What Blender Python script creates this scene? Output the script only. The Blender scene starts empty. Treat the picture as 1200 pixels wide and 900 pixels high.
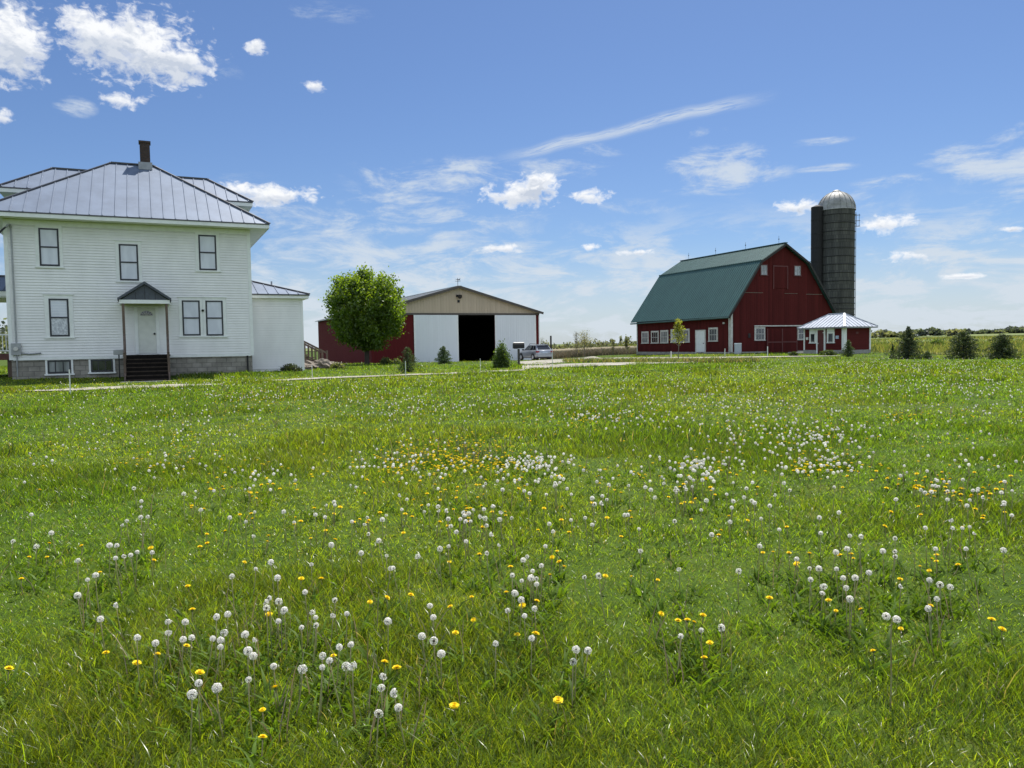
import bpy, bmesh, math, random
import numpy as np
from mathutils import Matrix, Vector
R = math.radians
random.seed(7)
rng = np.random.default_rng(7)
S = bpy.context.scene
COL = S.collection

# ------------------------------------------------------------------ camera, sky, sun, exposure
FOC, EYE = 900.0, 1.6                       # focal length in pixels of a 1200-wide picture; eye height
PITCH, ROLL = math.atan(46 / 900), R(0.9)
_f = np.array([0, math.cos(PITCH), -math.sin(PITCH)])
_u0 = np.array([0, math.sin(PITCH), math.cos(PITCH)])
_r0 = np.array([1.0, 0, 0])
_r = math.cos(ROLL) * _r0 - math.sin(ROLL) * _u0
_u = math.sin(ROLL) * _r0 + math.cos(ROLL) * _u0
cam_d = bpy.data.cameras.new('camera')
cam = bpy.data.objects.new('camera', cam_d)
COL.objects.link(cam)
cam_d.sensor_fit = 'HORIZONTAL'; cam_d.sensor_width = 36; cam_d.lens = 36 * FOC / 1200
cam_d.clip_start = 0.05; cam_d.clip_end = 9000
cam.matrix_world = Matrix(((_r[0], _u[0], -_f[0], 0), (_r[1], _u[1], -_f[1], 0), (_r[2], _u[2], -_f[2], EYE), (0, 0, 0, 1)))
S.camera = cam

SUN_EL, SUN_AZ = 61.0, 22.0                 # azimuth clockwise from +Y
sd = bpy.data.lights.new('sun', 'SUN'); sd.energy = 5.0; sd.angle = R(0.5); sd.color = (1, .955, .88)
so = bpy.data.objects.new('sun', sd); COL.objects.link(so)
sv = Vector((math.sin(R(SUN_AZ)) * math.cos(R(SUN_EL)), math.cos(R(SUN_AZ)) * math.cos(R(SUN_EL)), math.sin(R(SUN_EL))))
so.rotation_euler = sv.to_track_quat('Z', 'Y').to_euler()
so.location = sv * 60

S.view_settings.view_transform = 'Standard'; S.view_settings.look = 'None'
S.view_settings.gamma = 1; S.view_settings.use_curve_mapping = False
S.view_settings.exposure = 0.68
S.render.engine = 'CYCLES'
cy = S.cycles
cy.max_bounces = 6; cy.diffuse_bounces = 4; cy.glossy_bounces = 2; cy.transmission_bounces = 4; cy.transparent_max_bounces = 6
cy.use_denoising = True; cy.denoising_prefilter = 'ACCURATE'
cy.caustics_reflective = False; cy.caustics_refractive = False
cy.sample_clamp_indirect = 6
S.render.filter_size = 1.2

def pray(px, py):
    return _f + _r * (px - 600) / FOC + _u * (450 - py) / FOC
def azel(px, py):
    v = pray(px, py); v = v / np.linalg.norm(v)
    return math.degrees(math.atan2(v[0], v[1])), math.degrees(math.asin(v[2]))

SKY_STRENGTH = 0.08
world = bpy.data.worlds.new('World'); S.world = world; world.use_nodes = True
def build_sky():
    nt = world.node_tree; N = nt.nodes; L = nt.links
    N.clear()
    def put(sock, v):
        if hasattr(v, 'links') or isinstance(v, bpy.types.NodeSocket): L.new(v, sock)
        else: sock.default_value = v
    def m(op, a, b=0.0, c=None, clamp=False):
        n = N.new('ShaderNodeMath'); n.operation = op; n.use_clamp = clamp
        put(n.inputs[0], a); put(n.inputs[1], b)
        if c is not None: put(n.inputs[2], c)
        return n.outputs[0]
    def vm(op, a, b=(0, 0, 0)):
        n = N.new('ShaderNodeVectorMath'); n.operation = op
        put(n.inputs[0], a); put(n.inputs[1], b)
        return n.outputs['Value'] if op in ('DOT_PRODUCT', 'LENGTH') else n.outputs[0]
    def comb(x, y, z=0.0):
        n = N.new('ShaderNodeCombineXYZ'); put(n.inputs[0], x); put(n.inputs[1], y); put(n.inputs[2], z); return n.outputs[0]
    def noise(vec, scale, detail, rough, dist=0.0):
        n = N.new('ShaderNodeTexNoise'); n.inputs['Scale'].default_value = scale; n.inputs['Detail'].default_value = detail
        n.inputs['Roughness'].default_value = rough; n.inputs['Distortion'].default_value = dist; L.new(vec, n.inputs['Vector']); return n.outputs[0]
    def ss(x, lo, hi, a=0.0, b=1.0):
        n = N.new('ShaderNodeMapRange'); n.interpolation_type = 'SMOOTHSTEP'
        put(n.inputs[0], x); n.inputs[1].default_value = lo; n.inputs[2].default_value = hi; n.inputs[3].default_value = a; n.inputs[4].default_value = b
        return n.outputs[0]
    def mix(f, a, b):
        n = N.new('ShaderNodeMix'); n.data_type = 'RGBA'; put(n.inputs[0], f); put(n.inputs[6], a); put(n.inputs[7], b); return n.outputs[2]
    sky = N.new('ShaderNodeTexSky'); sky.sky_type = 'NISHITA'; sky.sun_disc = False
    sky.sun_elevation = R(SUN_EL); sky.sun_rotation = R(SUN_AZ); sky.altitude = 200
    sky.air_density = 1.0; sky.dust_density = 0.6; sky.ozone_density = 2.2
    tc = N.new('ShaderNodeTexCoord'); d = tc.outputs['Generated']
    sep = N.new('ShaderNodeSeparateXYZ'); L.new(d, sep.inputs[0])
    az = m('MULTIPLY', m('ARCTAN2', sep.outputs[0], sep.outputs[1]), 57.2958)
    el = m('MULTIPLY', m('ARCSINE', sep.outputs[2]), 57.2958)
    ae = comb(az, el)
    n_big = noise(ae, 0.20, 2, .55)
    n_fine = noise(vm('MULTIPLY', ae, (1, 1.35, 1)), 0.34, 9, .62, .3)
    n_wsp = noise(vm('MULTIPLY', ae, (0.38, 1.25, 1)), 0.42, 10, .68, .45)
    # --- cumulus
    cum = [(158, 52, 84, 44), (112, 38, 44, 32), (205, 72, 44, 30), (22, 52, 40, 52), (-30, 40, 60, 50), (140, 118, 30, 11), (2, 138, 16, 11), (300, 56, 15, 9), (366, 101, 14, 8),
           (316, 228, 56, 13), (285, 222, 30, 10), (612, 227, 46, 17), (628, 218, 30, 15), (690, 230, 26, 11), (935, 243, 32, 10), (1040, 262, 34, 11), (590, 291, 34, 6), (695, 290, 14, 6),
           (1068, 300, 42, 7), (1128, 323, 28, 4), (1185, 269, 22, 4), (745, 296, 24, 4)]
    r2 = None; und = None
    for px, py, rx, ry in cum:
        a0, e0 = azel(px, py); a1, _ = azel(px + rx, py); _, e1 = azel(px, py - ry)
        q = vm('MULTIPLY', vm('SUBTRACT', ae, (a0, e0, 0)), (1 / (a1 - a0), 1 / (e1 - e0), 0))
        s = vm('DOT_PRODUCT', q, q)
        if ry < 12: s = m('ADD', s, .30)
        r2 = s if r2 is None else m('MINIMUM', r2, s)
        yy = vm('DOT_PRODUCT', q, (0, -1, 0))
        wv = m('MULTIPLY', m('MAXIMUM', m('SUBTRACT', 1.25, s), 0.0), m('ADD', yy, .15))
        und = wv if und is None else m('ADD', und, wv)
    rr = m('SQRT', r2)
    body = m('MULTIPLY', m('SUBTRACT', 1.08, rr), 1.5)
    n_hi = noise(vm('MULTIPLY', ae, (1, 1.5, 1)), 1.15, 7, .6, .4)
    bumps = m('ADD', m('MULTIPLY', m('SUBTRACT', n_fine, .5), 2.7), m('MULTIPLY', m('SUBTRACT', n_hi, .5), 3.1))
    dens = m('ADD', body, bumps)
    a_c = m('POWER', ss(dens, -.05, 1.05), .8)
    near_c = ss(rr, 1.75, 1.2)
    a_c = m('MULTIPLY', a_c, near_c)
    # light and shade inside the clouds: the same noise looked up a little higher
    n_up = noise(vm('MULTIPLY', vm('ADD', ae, (0.2, 0.9, 0)), (1, 1.35, 1)), 0.34, 6, .6, .3)
    n_up2 = noise(vm('MULTIPLY', vm('ADD', ae, (0.1, 0.3, 0)), (1, 1.5, 1)), 1.15, 5, .6, .4)
    shade = ss(m('ADD', m('SUBTRACT', n_up, n_fine), m('MULTIPLY', m('SUBTRACT', n_up2, n_hi), .6)), -.10, .13)
    core = ss(dens, .35, 1.3)
    sh = m('MULTIPLY', m('MULTIPLY', shade, core), .75)
    sh = m('ADD', sh, m('MULTIPLY', ss(m('ADD', und, m('MULTIPLY', m('SUBTRACT', n_hi, .5), 1.2)), .05, .75), .75), clamp=True)
    # --- cirrus and haze streaks
    wsp = [(845, 200, 80, 30, .75), (955, 167, 46, 5, .6), (970, 197, 40, 5, .6), (1180, 190, 80, 30, .8), (1165, 232, 70, 12, .7), (520, 208, 110, 24, .6), (640, 198, 70, 13, .55),
           (430, 262, 170, 26, .7), (560, 268, 110, 20, .4), (88, 126, 24, 12, .7), (60, 15, 60, 22, .6), (285, 235, 60, 30, .3), (760, 160, 60, 12, .35), (380, 14, 50, 12, .35),
           (900, 280, 90, 16, .4), (480, 295, 150, 16, .75), (640, 305, 130, 14, .7), (1120, 300, 120, 18, .6), (700, 175, 60, 9, .45), (800, 158, 50, 8, .4), (560, 250, 90, 12, .5), (1050, 215, 60, 10, .5), (470, 235, 80, 16, .5), (1190, 160, 50, 16, .6), (1000, 235, 80, 18, .4), (1130, 180, 60, 14, .5), (740, 245, 80, 12, .35), (240, 85, 40, 20, .4)]
    aw = None
    for px, py, rx, ry, k in wsp:
        a0, e0 = azel(px, py); a1, _ = azel(px + rx, py); _, e1 = azel(px, py - ry)
        q = vm('MULTIPLY', vm('SUBTRACT', ae, (a0, e0, 0)), (1 / (a1 - a0), 1 / (e1 - e0), 0))
        s = m('MULTIPLY', m('SUBTRACT', 1.5, vm('DOT_PRODUCT', q, q)), k)
        aw = s if aw is None else m('MAXIMUM', aw, s)
    aw = m('MAXIMUM', aw, 0.0)
    # long trail climbing to the upper part of the sky
    (ax, ex), (bx, ey) = azel(578, 184), azel(905, 106)
    ang = math.atan2(ey - ex, bx - ax); ln = math.hypot(bx - ax, ey - ex) / 2
    c0 = ((ax + bx) / 2, (ex + ey) / 2)
    pv = vm('SUBTRACT', ae, (c0[0], c0[1], 0))
    along = vm('DOT_PRODUCT', pv, (math.cos(ang) / ln, math.sin(ang) / ln, 0))
    across = m('ADD', vm('DOT_PRODUCT', pv, (-math.sin(ang) / .46, math.cos(ang) / .46, 0)), m('MULTIPLY', m('SUBTRACT', n_big, .5), 1.4))
    across = m('ADD', across, m('MULTIPLY', m('MULTIPLY', along, along), .5))
    tr = m('MULTIPLY', ss(m('ABSOLUTE', along), 1.08, .55), ss(m('ABSOLUTE', across), 1.25, 0.0))
    pv2 = comb(m('MULTIPLY', along, 2.2), m('MULTIPLY', across, 1.3), 3.7)
    trail = m('MULTIPLY', tr, ss(noise(pv2, 1.6, 7, .7, 1.2), .25, .62))
    # general cover that thickens towards the horizon, thin patches overhead
    low = ss(el, 10.5, 6.0)
    lowc = m('MULTIPLY', low, ss(m('ADD', n_wsp, m('MULTIPLY', n_big, .35)), .60, .80))
    lowc = m('ADD', m('MULTIPLY', lowc, .85), m('MULTIPLY', ss(el, 7.5, 1.5), .58))
    hi = m('MULTIPLY', ss(m('ADD', n_wsp, m('MULTIPLY', n_big, .6)), .78, 1.1), ss(el, 34, 50))
    wis = m('MULTIPLY', ss(m('ADD', m('MULTIPLY_ADD', n_wsp, 1.9, -.45), m('ADD', m('MULTIPLY', m('SUBTRACT', n_fine, .5), .6), m('MULTIPLY', aw, .25))), .53, 1.02), m('MINIMUM', m('MULTIPLY', aw, 1.6), 1.0))
    wall = m('MAXIMUM', m('MAXIMUM', m('MULTIPLY', wis, .95), m('MULTIPLY', trail, .85)), m('MAXIMUM', lowc, m('MULTIPLY', hi, .6)), clamp=True)
    tint = N.new('ShaderNodeMix'); tint.data_type = 'RGBA'; tint.blend_type = 'MULTIPLY'; tint.inputs[0].default_value = 1
    L.new(sky.outputs[0], tint.inputs[6]); tint.inputs[7].default_value = SKY_TINT
    base = tint.outputs[2]
    k = 1 / SKY_STRENGTH
    c1 = mix(m('MULTIPLY', wall, .88), base, tuple(v * k for v in (.42, .465, .515)) + (1,))
    cloud = mix(sh, tuple(v * k for v in (.61, .62, .635)) + (1,), tuple(v * k for v in (.36, .40, .47)) + (1,))
    c2 = mix(a_c, c1, cloud)
    # unseen bright clouds behind the viewer, added to lift the shaded house front
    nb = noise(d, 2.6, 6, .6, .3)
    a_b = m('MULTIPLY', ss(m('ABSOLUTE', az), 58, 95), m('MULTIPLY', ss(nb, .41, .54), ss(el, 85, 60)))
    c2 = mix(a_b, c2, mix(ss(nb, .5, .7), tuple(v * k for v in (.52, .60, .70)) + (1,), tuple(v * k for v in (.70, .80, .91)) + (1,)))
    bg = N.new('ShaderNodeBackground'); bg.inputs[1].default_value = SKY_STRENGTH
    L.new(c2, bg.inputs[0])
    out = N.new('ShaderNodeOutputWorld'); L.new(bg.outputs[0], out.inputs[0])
SKY_TINT = (0.55, 0.655, 0.83, 1)
build_sky()
world.cycles.sampling_method = 'MANUAL'; world.cycles.sample_map_resolution = 512

# ------------------------------------------------------------------ terrain
_cp = np.array([(0, 0, 0), (0, -15, 0), (-15, 3, 0), (15, 3, 0), (-6, 12, .08), (8, 12, .08), (-12.8, 22, .22), (12, 24, .25), (0, 25, .25), (-17.96, 28.29, 0.26), (-14.17, 29.62, 0.26), (-10.63, 31.49, 0.27), (-7.34, 33.91, 0.33), (-18.75, 32.34, 0.52), (-14.22, 34.45, 0.52), (-20.6, 31.7, .53), (-12, 35.7, .52), (-9.8, 36.9, .58), (-16, 41, .6), (-26, 40, .6), (-40, 40, .6), (-60, 20, .3),
                (.4, 43, .45), (-5, 37, .38), (-4.5, 50, .25), (-11.5, 60, .22), (-18, 60, .25), (2.9, 82, -.22), (-13.6, 74.5, -.15), (-20, 92, -.5), (-9, 105, -.6), (3.2, 75, -.04), (6, 60, .3), (14, 60, .45), (20, 70, .5), (12.5, 85, .34), (31, 75, .45), (36, 86, .45),
                (27, 62, .42), (24, 45, .38), (33, 45, .35), (40, 55, .3), (12, 45, .4), (60, 60, .3), (60, 120, .5), (30, 120, .3), (0, 150, -.5), (20, 150, -.4), (60, 200, 1.), (0, 260, -.4), (60, 260, .4), (120, 200, 1.4), (150, 300, 2.0), (260, 420, 3.2), (330, 300, 3.), (80, 420, 1.),
                (0, 420, -.3), (-100, 120, .3), (-120, 300, 0), (-300, 300, 0), (-100, -60, 0), (100, -60, 0), (100, 20, .3), (0, 900, -.5), (700, 900, 5), (-600, 900, 0), (0, 2500, -2), (1800, 2500, 8), (-1800, 2500, 0), (2500, 0, 2), (-2500, 0, 0), (0, -2500, 0)], float)
def _lat(ix, iy):
    h = np.sin(ix * 127.1 + iy * 311.7) * 43758.5453
    return h - np.floor(h)
def vnoise(x, y):
    x = np.asarray(x, float); y = np.asarray(y, float)
    ix, iy = np.floor(x), np.floor(y); fx, fy = x - ix, y - iy
    fx = fx * fx * (3 - 2 * fx); fy = fy * fy * (3 - 2 * fy)
    return (_lat(ix, iy) * (1 - fx) + _lat(ix + 1, iy) * fx) * (1 - fy) + (_lat(ix, iy + 1) * (1 - fx) + _lat(ix + 1, iy + 1) * fx) * fy
def fbm(x, y, o=3):
    s, a, t = 0, .5, 0
    for _ in range(o):
        s = s + a * vnoise(x, y); t += a; a *= .5; x = np.asarray(x) * 2.03 + 11.3; y = np.asarray(y) * 2.03 + 4.7
    return s / t
def tz(x, y):
    x = np.asarray(x, float); y = np.asarray(y, float)
    sx = x.shape; x = x.ravel(); y = y.ravel()
    out = np.empty(x.size)
    for i in range(0, x.size, 40000):
        X, Y = x[i:i + 40000, None], y[i:i + 40000, None]
        d2 = (X - _cp[:, 0]) ** 2 + (Y - _cp[:, 1]) ** 2
        s2 = 9 + (0.06 * np.hypot(_cp[:, 0], _cp[:, 1])) ** 2
        w = 1 / (d2 + s2) ** 2
        out[i:i + 40000] = (w * _cp[:, 2]).sum(1) / w.sum(1)
    out = out.reshape(sx)
    return out + .05 * (fbm(x.reshape(sx) / 4.5, y.reshape(sx) / 4.5, 2) - .5) * np.exp(-np.hypot(x, y).reshape(sx) / 60)
def G(px, py, h=0.0):
    """point on the ground (or h above it) seen at a pixel of the photograph"""
    v = pray(px, py); t = 20.0
    p = np.array([0, 0, EYE])
    for _ in range(25):
        q = p + v * t
        zg = float(tz(q[0], q[1])) + h
        t2 = (zg - EYE) / v[2]
        if t2 <= 0 or t2 > 3000: t2 = 3000
        t = .5 * t + .5 * t2
    q = p + v * t
    return np.array([q[0], q[1], float(tz(q[0], q[1]))])
def Gv(px, py, h):
    """vectorised G"""
    px = np.asarray(px, float); py = np.asarray(py, float)
    v = _f + _r * ((px - 600) / FOC)[:, None] + _u * ((450 - py) / FOC)[:, None]
    t = np.full(px.size, 20.0)
    for _ in range(20):
        q = v * t[:, None]
        t2 = (tz(q[:, 0], q[:, 1]) + h - EYE) / np.minimum(v[:, 2], -1e-4)
        t = .5 * t + .5 * np.clip(t2, .5, 400)
    q = v * t[:, None]
    return q[:, 0], q[:, 1]

# ------------------------------------------------------------------ materials
def _nodes(name):
    mt = bpy.data.materials.new(name); mt.use_nodes = True
    nt = mt.node_tree
    return mt, nt, nt.nodes['Principled BSDF']
def rgba(c): return (c[0], c[1], c[2], 1)
def mat(name, col, rough=.6, var=.12, scale=3.0, bump=0.0, bscale=40.0, metal=0.0, spec=.5, col2=None, stretch=(1, 1, 1), coords='Object'):
    """plain surface with two scales of noise in its colour and a fine bump"""
    mt, nt, b = _nodes(name)
    N, L = nt.nodes, nt.links
    tc = N.new('ShaderNodeTexCoord'); mp = N.new('ShaderNodeMapping'); L.new(tc.outputs[coords], mp.inputs[0]); mp.inputs['Scale'].default_value = stretch
    n = N.new('ShaderNodeTexNoise'); n.inputs['Scale'].default_value = scale; n.inputs['Detail'].default_value = 6; n.inputs['Roughness'].default_value = .6
    L.new(mp.outputs[0], n.inputs['Vector'])
    r = N.new('ShaderNodeValToRGB'); L.new(n.outputs[0], r.inputs[0])
    c2 = col2 if col2 else tuple(v * (1 - var * 1.6) for v in col)
    r.color_ramp.elements[0].position = .32; r.color_ramp.elements[0].color = rgba(c2)
    r.color_ramp.elements[1].position = .62; r.color_ramp.elements[1].color = rgba(tuple(min(1, v * (1 + var * .5)) for v in col))
    L.new(r.outputs[0], b.inputs['Base Color'])
    b.inputs['Roughness'].default_value = rough; b.inputs['Metallic'].default_value = metal; b.inputs['Specular IOR Level'].default_value = spec
    if bump:
        n2 = N.new('ShaderNodeTexNoise'); n2.inputs['Scale'].default_value = bscale; n2.inputs['Detail'].default_value = 3; L.new(mp.outputs[0], n2.inputs['Vector'])
        bp = N.new('ShaderNodeBump'); bp.inputs['Strength'].default_value = bump; bp.inputs['Distance'].default_value = .02
        L.new(n2.outputs[0], bp.inputs['Height']); L.new(bp.outputs[0], b.inputs['Normal'])
    return mt
def mat_planks(name, col, width, axis, col_var=.25, rough=.7, depth=.5, wash=.15):
    """vertical boards or ribs: a tone per board and a groove between boards, along one object axis ('XY' = both walls of a box)"""
    mt, nt, b = _nodes(name); N, L = nt.nodes, nt.links
    tc = N.new('ShaderNodeTexCoord'); sp = N.new('ShaderNodeSeparateXYZ'); L.new(tc.outputs['Object'], sp.inputs[0])
    if axis == 'XY':
        ad = N.new('ShaderNodeMath'); ad.operation = 'ADD'; L.new(sp.outputs[0], ad.inputs[0]); L.new(sp.outputs[1], ad.inputs[1]); s = ad.outputs[0]
    else: s = sp.outputs['XYZ'.index(axis)]
    dv = N.new('ShaderNodeMath'); dv.operation = 'DIVIDE'; L.new(s, dv.inputs[0]); dv.inputs[1].default_value = width
    fl = N.new('ShaderNodeMath'); fl.operation = 'FLOOR'; L.new(dv.outputs[0], fl.inputs[0])
    wn = N.new('ShaderNodeTexWhiteNoise'); wn.noise_dimensions = '1D'; L.new(fl.outputs[0], wn.inputs['W'])
    fr = N.new('ShaderNodeMath'); fr.operation = 'FRACT'; L.new(dv.outputs[0], fr.inputs[0])
    pp = N.new('ShaderNodeMath'); pp.operation = 'PINGPONG'; L.new(dv.outputs[0], pp.inputs[0]); pp.inputs[1].default_value = .5
    gr = N.new('ShaderNodeMapRange'); L.new(pp.outputs[0], gr.inputs[0]); gr.inputs[1].default_value = 0; gr.inputs[2].default_value = .09
    ns = N.new('ShaderNodeTexNoise'); ns.inputs['Scale'].default_value = 1.2; ns.inputs['Detail'].default_value = 6
    mp = N.new('ShaderNodeMapping'); L.new(tc.outputs['Object'], mp.inputs[0]); mp.inputs['Scale'].default_value = (1, 1, .25); L.new(mp.outputs[0], ns.inputs['Vector'])
    a = N.new('ShaderNodeMath'); a.operation = 'MULTIPLY_ADD'; L.new(wn.outputs[0], a.inputs[0]); a.inputs[1].default_value = col_var; a.inputs[2].default_value = 1 - col_var / 2
    a2 = N.new('ShaderNodeMath'); a2.operation = 'MULTIPLY_ADD'; L.new(ns.outputs[0], a2.inputs[0]); a2.inputs[1].default_value = wash * 2; a2.inputs[2].default_value = 1 - wash
    mu = N.new('ShaderNodeMath'); mu.operation = 'MULTIPLY'; L.new(a.outputs[0], mu.inputs[0]); L.new(a2.outputs[0], mu.inputs[1])
    vm = N.new('ShaderNodeVectorMath'); vm.operation = 'SCALE'; vm.inputs[0].default_value = col; L.new(mu.outputs[0], vm.inputs['Scale'])
    L.new(vm.outputs[0], b.inputs['Base Color']); b.inputs['Roughness'].default_value = rough; b.inputs['Specular IOR Level'].default_value = .12
    bp = N.new('ShaderNodeBump'); bp.inputs['Strength'].default_value = depth; bp.inputs['Distance'].default_value = .02
    L.new(gr.outputs[0], bp.inputs['Height']); L.new(bp.outputs[0], b.inputs['Normal'])
    return mt
def mat_blocks(name, c1, c2, mortar, w, h, rough=.85, swap=False, cyl=None, streak=0.0):
    """masonry: blocks laid in courses; cyl = radius for a round tower"""
    mt, nt, b = _nodes(name); N, L = nt.nodes, nt.links
    tc = N.new('ShaderNodeTexCoord'); sp = N.new('ShaderNodeSeparateXYZ'); L.new(tc.outputs['Object'], sp.inputs[0])
    cb = N.new('ShaderNodeCombineXYZ')
    if cyl:
        at = N.new('ShaderNodeMath'); at.operation = 'ARCTAN2'; L.new(sp.outputs[1], at.inputs[0]); L.new(sp.outputs[0], at.inputs[1])
        ml = N.new('ShaderNodeMath'); ml.operation = 'MULTIPLY'; L.new(at.outputs[0], ml.inputs[0]); ml.inputs[1].default_value = cyl
        L.new(ml.outputs[0], cb.inputs[0])
    else:
        ad = N.new('ShaderNodeMath'); ad.operation = 'ADD'; L.new(sp.outputs[0], ad.inputs[0]); L.new(sp.outputs[1], ad.inputs[1]); L.new(ad.outputs[0], cb.inputs[0])
    L.new(sp.outputs[2], cb.inputs[1])
    br = N.new('ShaderNodeTexBrick'); L.new(cb.outputs[0], br.inputs['Vector']); br.inputs['Scale'].default_value = 1
    br.inputs['Brick Width'].default_value = w; br.inputs['Row Height'].default_value = h; br.inputs['Mortar Size'].default_value = .012
    br.inputs['Color1'].default_value = rgba(c1); br.inputs['Color2'].default_value = rgba(c2); br.inputs['Mortar'].default_value = rgba(mortar)
    ns = N.new('ShaderNodeTexNoise'); ns.inputs['Scale'].default_value = 1.6; ns.inputs['Detail'].default_value = 7; ns.inputs['Roughness'].default_value = .65
    mp = N.new('ShaderNodeMapping'); mp.inputs['Scale'].default_value = (1, 1, .12 if streak else 1); L.new(tc.outputs['Object'], mp.inputs[0]); L.new(mp.outputs[0], ns.inputs['Vector'])
    mr = N.new('ShaderNodeMapRange'); L.new(ns.outputs[0], mr.inputs[0]); mr.inputs[1].default_value = .3; mr.inputs[2].default_value = .7; mr.inputs[3].default_value = .6 - streak * .3; mr.inputs[4].default_value = 1.25
    vm = N.new('ShaderNodeVectorMath'); vm.operation = 'SCALE'; L.new(br.outputs[0], vm.inputs[0]); L.new(mr.outputs[0], vm.inputs['Scale'])
    L.new(vm.outputs[0], b.inputs['Base Color']); b.inputs['Roughness'].default_value = rough
    bp = N.new('ShaderNodeBump'); bp.inputs['Strength'].default_value = .5; bp.inputs['Distance'].default_value = .015; bp.invert = True
    L.new(br.outputs['Fac'], bp.inputs['Height']); L.new(bp.outputs[0], b.inputs['Normal'])
    return mt
def mat_leaf(name, transl=.45, rough=.5, gloss=.06, tint=(1, 1, 1)):
    """leaves and blades: colour from the mesh's own colour attribute, part of the light passes through"""
    mt, nt, b = _nodes(name); N, L = nt.nodes, nt.links
    N.remove(b)
    at = N.new('ShaderNodeAttribute'); at.attribute_name = 'Col'
    d = N.new('ShaderNodeBsdfDiffuse'); L.new(at.outputs['Color'], d.inputs[0])
    t = N.new('ShaderNodeBsdfTranslucent')
    w = N.new('ShaderNodeVectorMath'); w.operation = 'MULTIPLY'; L.new(at.outputs['Color'], w.inputs[0]); w.inputs[1].default_value = (1.7 * tint[0], 1.6 * tint[1], .65 * tint[2]); L.new(w.outputs[0], t.inputs[0])
    mx = N.new('ShaderNodeMixShader'); mx.inputs[0].default_value = transl; L.new(d.outputs[0], mx.inputs[1]); L.new(t.outputs[0], mx.inputs[2])
    g = N.new('ShaderNodeBsdfGlossy'); g.inputs['Roughness'].default_value = rough; g.inputs[0].default_value = (1, 1, 1, 1)
    m2 = N.new('ShaderNodeMixShader'); m2.inputs[0].default_value = gloss; L.new(mx.outputs[0], m2.inputs[1]); L.new(g.outputs[0], m2.inputs[2])
    L.new(m2.outputs[0], N['Material Output'].inputs[0])
    return mt
def mat_ground(name, cols, scale, bump=.4, rough=.95, fine=8.0):
    mt, nt, b = _nodes(name); N, L = nt.nodes, nt.links
    tc = N.new('ShaderNodeTexCoord')
    n1 = N.new('ShaderNodeTexNoise'); n1.inputs['Scale'].default_value = scale; n1.inputs['Detail'].default_value = 9; n1.inputs['Roughness'].default_value = .65; L.new(tc.outputs['Object'], n1.inputs['Vector'])
    n2 = N.new('ShaderNodeTexNoise'); n2.inputs['Scale'].default_value = fine; n2.inputs['Detail'].default_value = 5; L.new(tc.outputs['Object'], n2.inputs['Vector'])
    ad = N.new('ShaderNodeMath'); ad.operation = 'MULTIPLY_ADD'; L.new(n2.outputs[0], ad.inputs[0]); ad.inputs[1].default_value = .5; L.new(n1.outputs[0], ad.inputs[2])
    r = N.new('ShaderNodeValToRGB'); L.new(ad.outputs[0], r.inputs[0])
    e = r.color_ramp.elements
    while len(e) < len(cols): e.new(.5)
    for i, c in enumerate(cols): e[i].position = .55 + .4 * i / (len(cols) - 1); e[i].color = rgba(c)
    L.new(r.outputs[0], b.inputs['Base Color']); b.inputs['Roughness'].default_value = rough; b.inputs['Specular IOR Level'].default_value = .15
    bp = N.new('ShaderNodeBump'); bp.inputs['Strength'].default_value = bump; bp.inputs['Distance'].default_value = .05; L.new(n2.outputs[0], bp.inputs['Height']); L.new(bp.outputs[0], b.inputs['Normal'])
    return mt
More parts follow.
